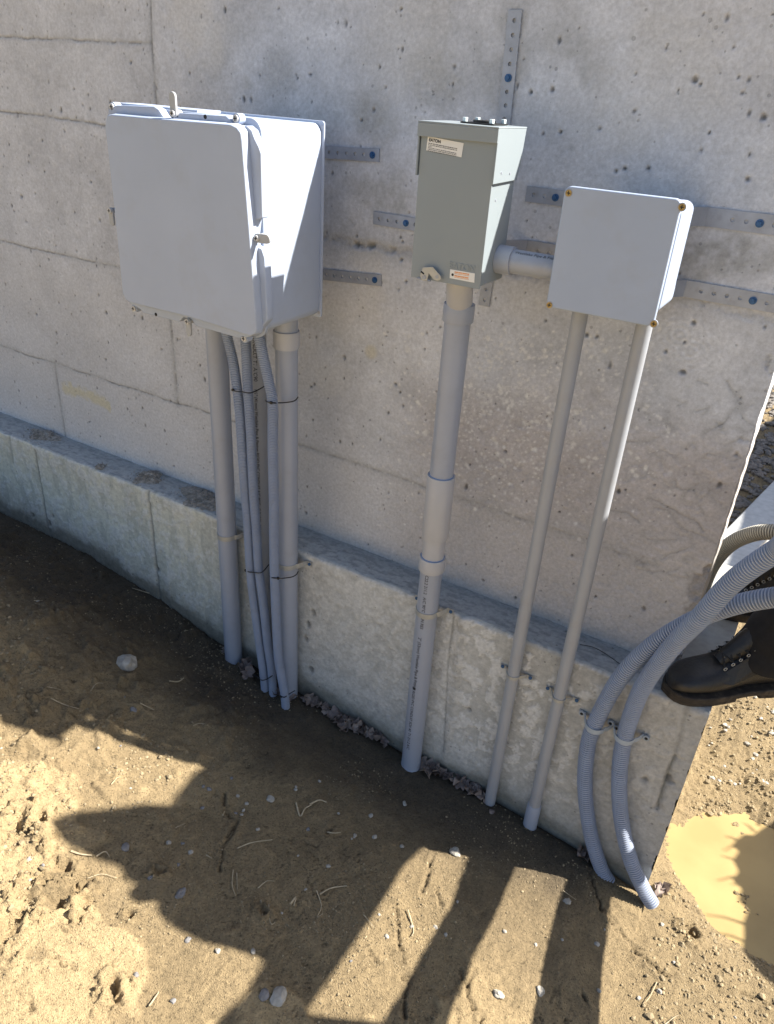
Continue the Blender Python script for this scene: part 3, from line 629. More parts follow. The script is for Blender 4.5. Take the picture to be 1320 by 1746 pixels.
for row, hh in ((0, .0022), (1, .0010), (2, .0024), (3, .0010)):
    s0 = .010; y0 = .0028 + row * .0036
    while s0 < .042:
        w_ = rg2.uniform(.003, .010); w_ = min(w_, .043 - s0); p = lo2 + ax * s0 - az * y0; mb.add([p, p + ax * w_, p + ax * w_ - az * hh, p - az * hh], [(0, 1, 2, 3)]); s0 += w_ + .0006
mb.build('warning_print', M_ORANGE, wl)
mb = MB(); c = lo2 + ax * .006 - az * .010; mb.disc(c, (0, -1, 0), .0028, .0002, 12); mb.build('warning_mark', M_INK, wl)
e0 = at(765, 455, YF2); ex = at(812, 463, YF2) - e0
flat_text('embossed_name', 'EATON', .0175, (e0[0] + .001, YF2, e0[2] - .001), (1, 0, 0), (0, 0, 1), M_PAINT, cover, bold=.0002, lift=.0005, extrude=.0007)
# padlock hasp
hs_ = [(721, 456), (738, 455), (751, 470), (752, 476), (746, 479), (740, 477), (731, 466), (728, 478), (719, 478), (716, 470)]
mb = MB(); mb.poly([at(a_, c_, YF2 - .010) for a_, c_ in hs_], (0, .0016, 0)); hasp = mb.build('hasp', M_STEEL, sw, bevel=.0004)
mb = MB(); c = at(723, 473, YF2 - .0102); mb.tube([c + np.array([0, .004, 0]), c - np.array([0, .001, 0])], .0045, 16); mb.build('rivet', M_STRAP, hasp); mb = MB(); c = at(745, 472, YF2 - .0102); mb.tube([c + np.array([0, .010, 0]), c - np.array([0, .0008, 0])], .0036, 14); mb.build('rivet', M_STRAP, hasp)
c = at(718, 463, YF2 - .0105); c2 = at(723, 467, YF2 - .0105); mb = MB(); mb.tube([c, c2], .0016, 8); mb.build('slot', M_HOLE, hasp)
mb = MB(); c = at(712, 474, YF2 - .006); c2 = at(734, 479, YF2 - .006); mb.tube([c, c2], .0022, 8); mb.build('bracket', M_STRAP, hasp)
for dy, dz in ((-.088, -.075), (-.045, -.078), (-.085, -.125), (-.035, -.285), (-.085, -.283)):
    mb = MB(); xx = X1 + (.0032 if dz > -.09 else -.0034); mb.tube([(xx - .001, YB2 + dy, Z1 + dz), (xx + .0008, YB2 + dy, Z1 + dz)], .0024, 12); mb.build('rivet', M_STRAP, sw)

# ------------------------------------------------------------------ square junction box
jx0, jx1, jz0, jz1, jy = -.494, -.279, 1.337, 1.5625, -.222
jb = thing('junction_box', 'square pale grey junction box with four brass screws, rightmost box on the wall', 'junction box', ((jx0 + jx1) / 2, -.10, jz0))
mb = MB(); mb.poly([(a_, jy + .014, c_) for a_, c_ in rounded(jx0 + .012, jx1 + .002, jz0 + .020, jz1 - .010, .018)], (0, .108, 0)); mb.build('body', M_JB, jb, bevel=.003, seg=3)
mb = MB(); mb.poly([(a_, jy, c_) for a_, c_ in rounded(jx0, jx1, jz0, jz1, .013)], (0, .0135, 0)); jl = mb.build('lid', M_JB, jb, bevel=.003, seg=3)
for px, py in ((970, 329), (1163, 353), (937, 520), (1115, 552)):
    c = at(px, py, jy); mb = MB(); mb.tube([c + np.array([0, .003, 0]), c - np.array([0, .0004, 0])], .0075, 20); so = mb.build('screw_well', M_STRAP, jl)
    mb = MB(); mb.disc(c - np.array([0, .0004, 0]), (0, -1, 0), .0058, .0012, 18); s2 = mb.build('screw', M_BRASS, jl)
    mb = MB(); e = c - np.array([0, .0017, 0]); mb.box((e[0] - .0035, e[1] - .0004, e[2] - .0008), (e[0] + .0035, e[1], e[2] + .0008)); mb.box((e[0] - .0008, e[1] - .0005, e[2] - .0035), (e[0] + .0008, e[1] - .0001, e[2] + .0035)); mb.build('slot', M_HOLE, s2)

# ------------------------------------------------------------------ rigid conduits
def lathe_pipe(mbp, x_, y_, prof_, n=40):
    """vertical pipe along z at (x,y): list of (z, r)"""
    mbp.tube([(x_, y_, zz) for zz, r in prof_], [r for zz, r in prof_], n); return mbp
def pipe_x(px, py, Y_): p = at(px, py, Y_); return p[0]
def cyl_text(s, size, x_, y_, r, z_start, a_deg, par, down=True, gap=.0004, width=None):
    """print running down a vertical pipe"""
    vs, fs = text_mesh(s, size, bold=.00015); P_ = []
    for v in vs:
        a_ = math.radians(a_deg) + (v[1] - size * .35) / r; zz = z_start - v[0]
        P_.append((x_ + (r + gap) * math.sin(a_), y_ - (r + gap) * math.cos(a_), zz))
    mb = MB(); mb.add(P_, fs); return mb.build('printed_text', M_INK, par)
zg = lambda x_, y_: gz(x_, y_) - .03
YP = -.160
def clamp_ring(name_par, x_, y_, r, z_, right=True, left=False, mat=M_STEEL, h=.016):
    mb = MB(); n = 18; t = .0022
    pr = []
    for k in range(n + 1):
        a_ = math.pi * k / n * 1.0; pr.append((x_ - (r + t / 2) * math.cos(a_), y_ - (r + t / 2) * math.sin(a_)))
    yb = FY - .003
    if right: pr += [(x_ + r + .006, y_ + .004), (x_ + r + .016, yb - .002), (x_ + r + .034, yb - .002)]
    if left: pr = [(x_ - r - .028, yb - .002), (x_ - r - .012, yb - .002), (x_ - r - .004, y_ + .002)] + pr
    pr = np.array(pr); tn = np.gradient(pr, axis=0); tn /= np.linalg.norm(tn, axis=1)[:, None]; nr = np.stack([-tn[:, 1], tn[:, 0]], 1)
    k = len(pr); vs = []; fs = []
    for sgn, hh in ((1, -1), (1, 1), (-1, 1), (-1, -1)):
        for i in range(k): vs.append((pr[i, 0] + sgn * nr[i, 0] * t / 2, pr[i, 1] + sgn * nr[i, 1] * t / 2, z_ + hh * h / 2))
    for s_ in range(4):
        for i in range(k - 1): a_ = s_ * k + i; b_ = ((s_ + 1) % 4) * k + i; fs.append((a_, a_ + 1, b_ + 1, b_))
    mb.add(vs, fs); return mb
def clamp(label, x_, y_, r, z_, right=True, left=False, mat=M_STEEL, h=.016, scol=M_BLUE):
    T = thing('pipe_clamp', label, 'pipe clamp', (x_, y_, z_), 'pipe clamps screwed to the footing'); clamp_ring(T, x_, y_, r, z_, right, left, mat, h).build('band', mat, T, smooth=True)
    yb = FY - .006
    for on, sx in ((right, x_ + r + .027), (left, x_ - r - .021)):
        if on: mb = MB(); mb.disc((sx, yb, z_), (0, -1, 0), .0052, .0035, 6); mb.build('screw', scol, T)
    return T
# two thick pipes and a middle one below the cabinet
xl = at(372, 620, YP)[0]; rl = .0302
p1 = thing('conduit_pipe', 'thick grey plastic conduit below the cabinet, left of the ribbed hoses', 'conduit', (xl, YP, zg(xl, YP)), 'rigid grey conduits')
lathe_pipe(MB(), xl, YP, [(zg(xl, YP), rl), (.2, rl), (.8, rl), (1.2, rl)]).build('pipe', M_PVC, p1, smooth=True)
clamp('steel clamp round the left thick conduit below the cabinet', xl, YP, rl, at(396, 926, YP - rl)[2])
xr = at(489, 640, YP)[0]; rr = .0302
p2 = thing('conduit_pipe', 'thick grey plastic conduit below the cabinet, right of the ribbed hoses', 'conduit', (xr, YP, zg(xr, YP)), 'rigid grey conduits')
lathe_pipe(MB(), xr, YP, [(zg(xr, YP), rr), (.2, rr), (.8, rr), (1.22, rr)]).build('pipe', M_PVC, p2, smooth=True)
zc = at(488, 592, YP)[2]; mb = MB(); lathe_pipe(mb, xr, YP, [(zc, rr + .001), (zc, rr + .0045), (zc + .045, rr + .0045), (zc + .045, rr + .001)]); mb.build('coupling', M_BELL, p2, smooth=True, angle=30)
clamp('steel clamp on the right thick conduit below the cabinet, arm screwed at its right', xr, YP, rr, at(492, 972, YP - rr)[2])
xm = at(440, 620, YP + .012)[0]; rm = .0240
p3 = thing('conduit_pipe', 'medium grey conduit with black print, half hidden behind the ribbed hoses', 'conduit', (xm, YP + .01, zg(xm, YP)), 'rigid grey conduits')
lathe_pipe(MB(), xm, YP + .012, [(zg(xm, YP), rm), (.3, rm), (1.2, rm)]).build('pipe', M_PVCD, p3, smooth=True)
cyl_text('RIGID PVC CONDUIT T1 A/C90', .015, xm, YP + .012, rm, 1.185, 22, p3); cyl_text('1½" (41mm) Westlake Pipe & Fittings RIGID PVC CONDUIT A/C 90°C - SUN RES  C22.2 211.2', .0125, xm, YP + .012, rm, .955, 22, p3)
# riser below the switch box
xs = at(782, 535, YP)[0]; rs = .0302; zbot = zg(xs, YP)
p4 = thing('conduit_pipe', 'thick grey riser conduit with couplings and black print, below the grey-green switch box', 'conduit', (xs, YP, zbot), 'rigid grey conduits')
ZZp = lambda px, py: at(px, py, YP - .02)[2]
z1, z2, z3, z4, z5 = ZZp(782, 552), ZZp(748, 815), ZZp(740, 922), ZZp(735, 955), ZZp(733, 977)
lathe_pipe(MB(), xs, YP, [(z5 - .005, rs), (z4, rs * .99), (z3 + .01, rs * .99)]).build('nipple', M_BELL, p4, smooth=True)
lathe_pipe(MB(), xs, YP, [(zbot, rs), (.0, rs), (z5 + .002, rs)]).build('lower_pipe', M_PVC, p4, smooth=True)
lathe_pipe(MB(), xs, YP, [(z2 - .02, rs), (z1 + .02, rs)]).build('upper_pipe', M_PVC, p4, smooth=True)
for nm, (za, zb_, ra, mt) in dict(a=(z1, ZZp(782, 521), rs + .0045, M_PVC), b=(z3, z2, rs + .0045, M_BELL), c=(z5, z4, rs + .0045, M_BELL)).items():
    mb = MB(); lathe_pipe(mb, xs, YP, [(za, rs), (za, ra), (za + .002, ra + .0006), (zb_ - .002, ra + .0006), (zb_, ra), (zb_, rs)]); cp = mb.build('coupling', mt, p4, smooth=True, angle=30)
    mb = MB(); lathe_pipe(mb, xs, YP, [(zb_ - .003, rs + .0012), (zb_ + .0012, rs + .0012)]); mb.build('cement_ring', M_RIM, cp, smooth=True)
sx_, sy_ = at(783, 490, -.205)[0], -.200
mb = MB(); mb.tube([(sx_, sy_, Z0 + .01), (sx_ + (xs - sx_) * .3, sy_ + .008, Z0 - .02), (xs, YP, ZZp(782, 521) - .008)], rs - .001, 36); mb.build('angled_stub', M_BELL, p4, smooth=True)
cyl_text('C22.2 211.2   A/C 90°C   SUN RES', .0125, xs, YP, rs, z5 - .004, 6, p4); cyl_text('2" (53mm) Westlake Pipe & Fittings', .0135, xs, YP, rs, z5 - .315 + .10, 2, p4); cyl_text('■ RIGID PVC CONDUIT SCH 40  T1 211.2 A/C', .0125, xs, YP, rs, z5 - .43 + .03, -2, p4)
zb_ = zbot + .03; mb = MB(); lathe_pipe(mb, xs, YP, [(zb_ - .02, rs + .001), (zb_ + .008, rs + .001), (zb_ + .010, rs)]); mb.build('soil_collar', M_PVC, p4, smooth=True)
clamp('steel clamp on the printed riser below the switch box', xs, YP, rs, at(732, 1055, YP - rs)[2], True, True)
# two thin conduits below the junction box
YQ = -.142
for px, py, bx, lab_, mt, bell in ((985, 560, 'b', 'thin grey conduit below the junction box, left of two', M_PVCD, False), (1092, 585, 'c', 'thin grey conduit below the junction box, right of two, fitting at its foot', M_PVCD, True)):
    xq = at(px, py, YQ)[0]; rq = .0167; zq = zg(xq, YQ)
    pq = thing('conduit_pipe', lab_, 'conduit', (xq, YQ, zq), 'rigid grey conduits'); lathe_pipe(MB(), xq, YQ, [(zq, rq), (.3, rq), (1.355, rq)]).build('pipe', mt, pq, smooth=True)
    if bell: zt = at(903, 1378, YQ - rq)[2]; mb = MB(); lathe_pipe(mb, xq, YQ, [(zq, rq + .004), (zt, rq + .004), (zt + .006, rq + .0005)]); mb.build('fitting', M_PVC, pq, smooth=True)
    cz = at(868, 1155, YQ - rq)[2] if bx == 'b' else at(938, 1190, YQ - rq)[2]
    clamp('small bright clamp on the %s thin conduit below the junction box' % ('left' if bx == 'b' else 'right'), xq, YQ, rq, cz, True, True, M_STEEL, .010)
# horizontal conduit between the boxes
a = at(846, 441, -.185); zh, yh = a[2], -.182
ph = thing('conduit_pipe', 'short horizontal grey conduit joining the switch box to the junction box', 'conduit', (X1, yh, zh), 'rigid grey conduits')
mb = MB(); mb.tube([(X1 - .004, yh, zh), (-.478, yh, zh)], .0240, 36); mb.build('pipe', M_PVC, ph, smooth=True)
mb = MB(); mb.tube([(X1 - .003, yh, zh), (X1 - .003, yh, zh), (X1 + .030, yh, zh), (X1 + .0301, yh, zh)], [.02, .0285, .0285, .024], 36); mb.build('coupling', M_PVC, ph, smooth=True, angle=30)
vs, fs = text_mesh('Westlake Pipe & Fittings', .010); P_ = [(X1 + .036 + v[0], yh - .0244 * math.sin(math.radians(62) - (v[1] - .004) / .024) if False else yh - .0244 * math.cos(math.radians(50) + (v[1]) / .024), zh + .0244 * math.sin(math.radians(50) + (v[1]) / .024)) for v in vs]
keep = MB(); keep.add(P_, fs); keep.build('printed_text', M_INK, ph)

# ------------------------------------------------------------------ corrugated hoses
def smooth_path(pts, step):
    pts = np.array(pts, float); t = np.concatenate([[0], np.cumsum(np.linalg.norm(np.diff(pts, axis=0), axis=1))]); n = len(pts)
    P0 = np.vstack([2 * pts[0] - pts[1], pts, 2 * pts[-1] - pts[-2]]); out = []
    for i in range(n - 1):
        a_, b_, c_, d_ = P0[i], P0[i + 1], P0[i + 2], P0[i + 3]
        for u in np.linspace(0, 1, 24, endpoint=False): out.append(.5 * ((2 * b_) + (-a_ + c_) * u + (2 * a_ - 5 * b_ + 4 * c_ - d_) * u * u + (-a_ + 3 * b_ - 3 * c_ + d_) * u ** 3))
    out.append(pts[-1]); out = np.array(out); t = np.concatenate([[0], np.cumsum(np.linalg.norm(np.diff(out, axis=0), axis=1))]); s = np.arange(0, t[-1], step)
    return np.stack([np.interp(s, t, out[:, k]) for k in range(3)], 1), s
def hose(label, pts, r, pitch, group, depth=.24, n=28, mat=M_FLEX):
    pts = [np.array(p, float) for p in pts]
    
    P_, s = smooth_path(pts, pitch / 5); k_ = np.arange(len(s)) % 5
    rad = r * (1 - depth * (k_ >= 3))
    mb = MB(); mb.tube(P_, rad, n); o = mb.build('corrugated_hose', mat, None, smooth=True, angle=30); return tag(o, label, 'hose', group)
GA = 'ribbed hoses tied below the cabinet'
YH = -.205
def hp(l, y0, y1=None):
    k = len(l); return [at(a_, b_, y0 + (y1 - y0) * i / (k - 1) if y1 is not None else y0) for i, (a_, b_) in enumerate(l)]
hose('grey ribbed hose below the cabinet, left of three', hp([(384, 560), (388, 575), (397, 613), (404, 659), (409, 705), (414, 778), (419, 852), (422, 884), (427, 973), (433, 1026), (442, 1094), (450, 1152), (453, 1195)], -.225, -.205), .0138, .0047, GA)
hose('grey ribbed hose below the cabinet, middle of three, against the printed pipe', hp([(418, 560), (419, 580), (421, 622), (423, 668), (428, 742), (432, 833), (437, 900), (441, 968), (449, 1026), (456, 1094), (463, 1143), (466, 1190)], -.222, -.200), .0138, .0047, GA)
hose('grey ribbed hose below the cabinet, right of three, against the thick right conduit', hp([(438, 560), (443, 580), (450, 613), (459, 654), (465, 690), (465, 760), (467, 852), (467, 890), (468, 977), (471, 1055), (475, 1123), (485, 1182), (488, 1215)], -.235, -.215), .0142, .0047, GA)
GB = 'large ribbed hoses curving over the footing corner'
hose('large grey ribbed hose curving right over the ledge, left of the two at the footing', hp([(1040, 1506), (1025, 1480), (1007, 1420), (998, 1350), (1000, 1290), (1012, 1240)], -.150) + [at(1055, 1160, -.175), at(1110, 1103, -.195), at(1175, 1062, -.21), at(1245, 1034, -.225), at(1325, 1018, -.245), at(1400, 1015, -.27), (.40, .02, 1.0), (.50, .10, 1.08)], .0208, .0072, GB, depth=.22, n=36)
hose('large grey ribbed hose nearest the footing corner, crossing over the other one', hp([(1112, 1541), (1097, 1515), (1075, 1465), (1060, 1400), (1056, 1330), (1064, 1262)], -.152) + [at(1092, 1180, -.19), at(1140, 1110, -.235), at(1195, 1052, -.285), at(1250, 992, -.32), at(1325, 938, -.36), at(1400, 895, -.40), (.35, -.10, 1.08), (.49, .08, 1.13)], .0208, .0072, GB, depth=.22, n=36)
hose('olive grey ribbed hose arching out from behind the chipped wall edge', [at(1195, 1010, .30), at(1214, 965, .28), at(1243, 930, .26), at(1282, 911, .24), at(1325, 908, .22), at(1400, 925, .2), (.40, .34, .80), (.50, .38, .95)], .0205, .0062, GB, mat=simple('olive_plastic', (.33, .31, .26), .5, var=.08))
M_PCL = simple('plastic_clamp', (.34, .39, .45), .45, var=.05)
for px, py, q_, lab_ in ((1018, 1240, -.150, 'grey plastic clamp holding the left large hose to the footing'), (1068, 1258, -.152, 'grey plastic clamp holding the right large hose to the footing')):
    c = at(px - 3, py - 3, q_); T = thing('pipe_clamp', lab_, 'pipe clamp', c, 'plastic hose clamps'); mb = clamp_ring(T, c[0], c[1], .0235, c[2], True, True, None, .014)
    mb.build('band', M_PCL, T, smooth=True)
    for sx in (c[0] + .0235 + .026, c[0] - .0235 - .020):
        mb = MB(); mb.disc((sx, FY - .004, c[2]), (0, -1, 0), .0082, .005, 16); e_ = mb.build('ear', M_PCL, T, smooth=True); mb = MB(); mb.disc((sx, FY - .0092, c[2]), (0, -1, 0), .0042, .0006, 12); mb.build('screw', M_HOLE, e_)
# zip ties
def tie(label, px0, loop, w=.0042):
    """loop: list of 3D points"""
    P_, s = smooth_path(loop, .006); mb = MB(); mb.tube(P_, .0017, 8); c = P_[int(len(P_) * px0)]; T = mb.build('cable_tie', M_BLACK, None, smooth=True); tag(T, label, 'cable tie', 'black cable ties')
    mb = MB(); mb.box(c - np.array([.0035, .0035, .003]), c + np.array([.0035, .002, .004])); mb.build('tie_head', M_BLACK, T, bevel=.0008)
tie('black cable tie round two hoses and the printed pipe, upper', .04, [at(396, 664, -.235), at(401, 667, -.242), at(413, 668, -.243), at(424, 670, -.242), at(433, 668, -.236), at(447, 661, -.20), at(455, 655, -.17)])
tie('black cable tie binding the right hose to the thick conduit, upper', .30, [at(453, 683, -.225), at(458, 686, -.247), at(467, 687, -.245), at(474, 687, -.215), at(490, 686, -.193), at(503, 683, -.185), at(509, 676, -.16)])
tie('black cable tie round two hoses and the printed pipe, halfway down', .08, [at(418, 972, -.215), at(424, 975, -.225), at(433, 976, -.225), at(443, 977, -.222), at(450, 973, -.21), at(459, 962, -.18)])
tie('black cable tie binding the right hose to the thick conduit, halfway down', .35, [at(459, 982, -.215), at(464, 985, -.235), at(474, 986, -.228), at(482, 986, -.2), at(497, 984, -.195), at(505, 980, -.185), at(509, 974, -.16)])
tie('black cable tie low on the hose bundle just above the soil', .2, [at(430, 1149, -.19), at(440, 1155, -.205), at(447, 1160, -.223), at(457, 1157, -.222), at(467, 1150, -.21)])
tie('thin dark tie at the foot of the right hose and thick conduit', .2, [at(477, 1186, -.225), at(485, 1189, -.232), at(492, 1184, -.21), at(504, 1177, -.195)])

# ------------------------------------------------------------------ person standing at the footing corner (boots in view, the rest off to the right)
per = thing('person', 'person in black lace-up work boots and black trousers standing at the footing corner', 'person', (.15, .12, LEDGE))
def boot(toe, heel, zs, par, seed=0):
    toe = np.array([toe[0], toe[1], 0.]); heel = np.array([heel[0], heel[1], 0.]); ax = heel - toe; Ln = np.linalg.norm(ax); ax /= Ln; sd = np.array([-ax[1], ax[0], 0.])
    def W(u, v, h): return toe + ax * u * Ln + sd * v + np.array([0, 0, zs + h])
    us = [0, .02, .06, .12, .2, .3, .4, .5, .6, .7, .8, .9, .96, 1.0]
    hw = [.010, .027, .040, .049, .053, .054, .051, .046, .042, .041, .043, .041, .034, .018]
    # sole: welt outline, thick, with a lug pattern underside
    mb = MB(); out = []
    for u, w_ in zip(us, hw): out.append((u, w_ + .005))
    ring = [(u - (.012 if u == 0 else 0), w_) for u, w_ in out] + [(u, -w_) for u, w_ in reversed(out)]
    mb.poly([W(u, v, .012) for u, v in ring], (0, 0, .016)); so = mb.build('sole', M_SOLE, par, bevel=.003)
    mb = MB(); lug = [k for k in ring if k[0] < .60]; mb.poly([W(u, v * .95, .0) for u, v in lug], (0, 0, .013)); mb.build('tread', M_SOLE, so, bevel=.002)
    mb = MB(); lug = [k for k in ring if k[0] > .68]; mb.poly([W(u, v * .95, .0) for u, v in lug], (0, 0, .013)); mb.build('heel', M_SOLE, so, bevel=.002)
    # upper: lofted sections; the back half rises into the ankle shaft
    top = [.040, .056, .068, .078, .083, .088, .104, .128, .150, .165, .170, .166, .150, .10]
    mb = MB(); n = 20; vs = []
    for u, w_, h_ in zip(us, hw, top):
        for k in range(n):
            a_ = math.tau * k / n; c_, s_ = math.cos(a_), math.sin(a_); hh = .024 + (h_ - .024) * (.5 + .5 * s_)
            ww = w_ * (abs(c_) ** .62) * (1 if c_ > 0 else -1) * (1 - .28 * max(0, (hh - .06)) / .10 * (1 if u > .3 else 0))
            wr = .0016 * math.sin(u * 90 + 5 * a_ + seed) * (1 if .3 < u < .8 else 0)
            vs.append(W(u, ww, hh + wr))
    m_ = len(us); fs = [(i * n + k, i * n + (k + 1) % n, (i + 1) * n + (k + 1) % n, (i + 1) * n + k) for i in range(m_ - 1) for k in range(n)] + [tuple(range(n)), tuple(range((m_ - 1) * n, m_ * n))[::-1]]
    mb.add(vs, fs); up = mb.build('upper', M_LEATHER, par, smooth=True); sb = up.modifiers.new('s', 'SUBSURF'); sb.levels = sb.render_levels = 1
    # eyelet facings (raised leather flaps), stitching welt, tongue, laces, rings
    for sg in (-1, 1):
        mb = MB(); prof_ = [(.34, .030, .083), (.46, .028, .112), (.60, .024, .146), (.66, .034, .120), (.62, .042, .085), (.40, .050, .060), (.33, .046, .062)]
        P0 = [W(u, sg * (v + .001), h) for u, v, h in prof_]; cen_ = np.mean(P0, 0); nrm_ = sd * sg * .8 + np.array([0, 0, .6]); mb.poly([p + nrm_ * .003 for p in P0], nrm_ * .0035); mb.build('facing', M_LEATHER, up, bevel=.001)
    mb = MB(); to = [W(.36, 0, .094), W(.46, 0, .122), W(.56, 0, .158), W(.64, 0, .190)]; mb.tube(to, [.018, .024, .026, .024], 12); mb.build('tongue', M_LEATHER, up, smooth=True)
    for i in range(6):
        u = .35 + .05 * i; h = .094 + .0128 * i
        for sg in (-1, 1):
            a_ = W(u, sg * .031, h + .006); b_ = W(u + .05, -sg * .030, h + .020); mid = (a_ + b_) / 2 + np.array([0, 0, .012]) - ax * .004
            P_, _ = smooth_path([a_, mid, b_], .004); mb = MB(); mb.tube(P_, .0021, 7); mb.build('lace', M_LACE, up, smooth=True)
            mb = MB(); q = W(u, sg * .034, h + .003); mb.tube([q + np.array([math.cos(t_) * .004 * ax[0], math.cos(t_) * .004 * ax[1], math.sin(t_) * .004]) for t_ in np.linspace(0, math.tau, 13)], .0010, 6); mb.build('eyelet', M_STEEL, up, smooth=True)
            if i % 2 == 0:
                mb = MB(); mb.tube([a_ * .7 + b_ * .3 + np.array([0, 0, .0105]), a_ * .62 + b_ * .38 + np.array([0, 0, .0125])], .0016, 6); mb.build('lace_fleck', M_LACET, up)
    return up
t1 = atz(1136, 1176, LEDGE + .012); h1 = atz(1338, 1160, LEDGE + .012)
boot(t1[:2], h1[:2], LEDGE, per, 0)
t2 = atz(1206, 1022, LEDGE + .02); h2 = t2 + (h1 - t1) * np.array([1, 1, 0]) + np.array([-.02, -.16, 0])
boot(t2[:2], h2[:2], LEDGE, per, 2)
# trouser legs, then an unseen upper body shaped to cast the figure's shadow
def leg(pts, r, name='trouser_leg'):
    P_, s = smooth_path(pts, .015); rr_ = np.interp(np.linspace(0, 1, len(P_)), np.linspace(0, 1, len(r)), r); rr_ = rr_ * (1 + .04 * np.sin(s * 90) + .03 * np.sin(s * 47 + 1)); mb = MB(); mb.tube(P_, rr_, 28); mb.build(name, M_CLOTH, per, smooth=True)
ax1 = (h1 - t1) / np.linalg.norm(h1 - t1); ax2 = (h2 - t2) / np.linalg.norm(h2 - t2)
k1 = t1 + ax1 * .225; k2 = t2 + ax2 * .225
leg([[k1[0], k1[1], .535], [k1[0] + .015, k1[1], .62], [k1[0] + .10, k1[1] - .01, .86], [k1[0] + .22, k1[1] + .04, 1.02], [.50, .14, 1.16]], [.066, .066, .075, .082, .10])
leg([[k2[0], k2[1], .535], [k2[0] + .015, k2[1], .62], [k2[0] + .08, k2[1] + .02, .86], [k2[0] + .18, k2[1], 1.02], [.50, .20, 1.16]], [.066, .066, .075, .082, .10])
def to_plane(px, py, X_):
    P_ = gnd(px, py); t_ = (X_ - P_[0]) / SUN[0]; return P_ + SUN * t_
def cast(pxs, X_, name, mat, par=None, th=.05):
    mb = MB(); mb.poly([to_plane(a_, b_, X_) for a_, b_ in pxs], SUN * th); return mb.build(name, mat, par, bevel=.006)
XS = .50
torso = [(76, 1402), (110, 1388), (150, 1381), (200, 1376), (245, 1370), (292, 1372), (305, 1350), (330, 1318), (360, 1298), (396, 1280), (520, 1300), (640, 1330), (760, 1380), (830, 1410), (808, 1437), (760, 1441), (722, 1446), (690, 1478), (655, 1530), (600, 1610), (560, 1670), (522, 1728), (585, 1738), (655, 1746), (600, 1800), (470, 1830), (320, 1800), (362, 1746), (410, 1700), (446, 1640), (395, 1622), (340, 1604), (292, 1580), (266, 1560), (262, 1535), (240, 1515), (208, 1500), (205, 1480), (160, 1466), (110, 1445), (90, 1428)]
cast(torso, XS, 'torso_caster', M_CLOTH, per)  # unseen slab, its outline projected back from the shadow it must cast
lo_ = [(640, 1330), (830, 1410), (1000, 1440), (1120, 1460), (1040, 1508), (972, 1476), (892, 1453), (808, 1436), (700, 1420)]
plk = cast([(806, 1434), (770, 1540), (700, 1660), (620, 1790), (730, 1820), (768, 1720), (812, 1620), (862, 1530), (893, 1453), (930, 1400), (850, 1380)], XS, 'bar_caster', M_TIMBER); tag(plk, 'added timber slab beside the person casting a dark bar, outside the right edge', 'shadow caster')  # added slab, shaped so its shadow makes one dark bar on the soil
plk = cast([(972, 1474), (944, 1580), (920, 1660), (888, 1800), (1012, 1830), (1024, 1720), (1041, 1600), (1041, 1508), (1050, 1430), (990, 1410)], XS + .02, 'bar_caster', M_TIMBER); tag(plk, 'lower added timber slab casting a second dark bar, outside the right edge', 'shadow caster')  # second added slab, shaped for the other dark bar
# unseen twiggy caster added off to the right for the ragged shadow
sh = thing('shrub_caster', 'added ragged twiggy caster beyond the right edge whose shadow crosses the puddle', 'shrub_caster', (1.15, .5, -.25))
shp = [(1246, 1436), (1262, 1425), (1276, 1428), (1290, 1418), (1330, 1395), (1420, 1370), (1560, 1500), (1560, 1760), (1420, 1760), (1352, 1702), (1318, 1676), (1292, 1655), (1268, 1625), (1262, 1600), (1256, 1575), (1262, 1556), (1246, 1540), (1252, 1520), (1238, 1505), (1248, 1490), (1240, 1470), (1250, 1455), (1238, 1446)]
cast(shp, 1.15, 'crown', M_LEAF, sh, .06)  # outline projected back along the sun from the ragged shadow
for (a_, b_), (c_, d_) in [((1260, 1440), (1225, 1455)), ((1255, 1480), (1222, 1462)), ((1260, 1500), (1215, 1505)), ((1262, 1520), (1236, 1512)), ((1258, 1580), (1200, 1560)), ((1270, 1610), (1222, 1590)), ((1290, 1410), (1305, 1370)), ((1250, 1440), (1228, 1430)), ((1280, 1420), (1262, 1405))]:
    mb = MB(); mb.tube([to_plane(a_, b_, 1.15), to_plane((a_ + c_) / 2, (b_ + d_) / 2 - 3, 1.15), to_plane(c_, d_, 1.15)], [.004, .003, .0015], 6); mb.build('twig', M_LEAF, sh)
mb = MB(); q = to_plane(1450, 1600, 1.15); mb.tube([(q[0], q[1], -.32), q], [.03, .02], 10); mb.build('trunk', M_LEAF, sh)

# ------------------------------------------------------------------ concrete beam and gravel behind the wall end
p0, p1 = atz(1225, 915, -.10), atz(1332, 806, -.10); q0, q1 = atz(1262, 972, -.10), atz(1345, 885, -.10)
ax_ = p1 - p0; ax_ /= np.linalg.norm(ax_); per_ = q0 - p0; per_ -= ax_ * (per_ @ ax_)
mb = MB(); A_ = p0 - ax_ * .8; B_ = p0 + ax_ * 6; mb.poly([A_, B_, B_ + per_, A_ + per_], (0, 0, -.25)); bm_ = mb.build('concrete_beam', simple('pale_concrete', (.44, .44, .43), .85, var=.12, scale=30, bump=.5, bscale=90), None, bevel=.008); tag(bm_, 'pale concrete beam lying at an angle on the ground behind the wall end', 'beam')
mb = MB(); rg = random.Random(9)
ico = bmesh.new(); bmesh.ops.create_icosphere(ico, subdivisions=1, radius=1); IV = [np.array(v.co[:]) for v in ico.verts]; IF = [tuple(v.index for v in f.verts) for f in ico.faces]; ico.free()
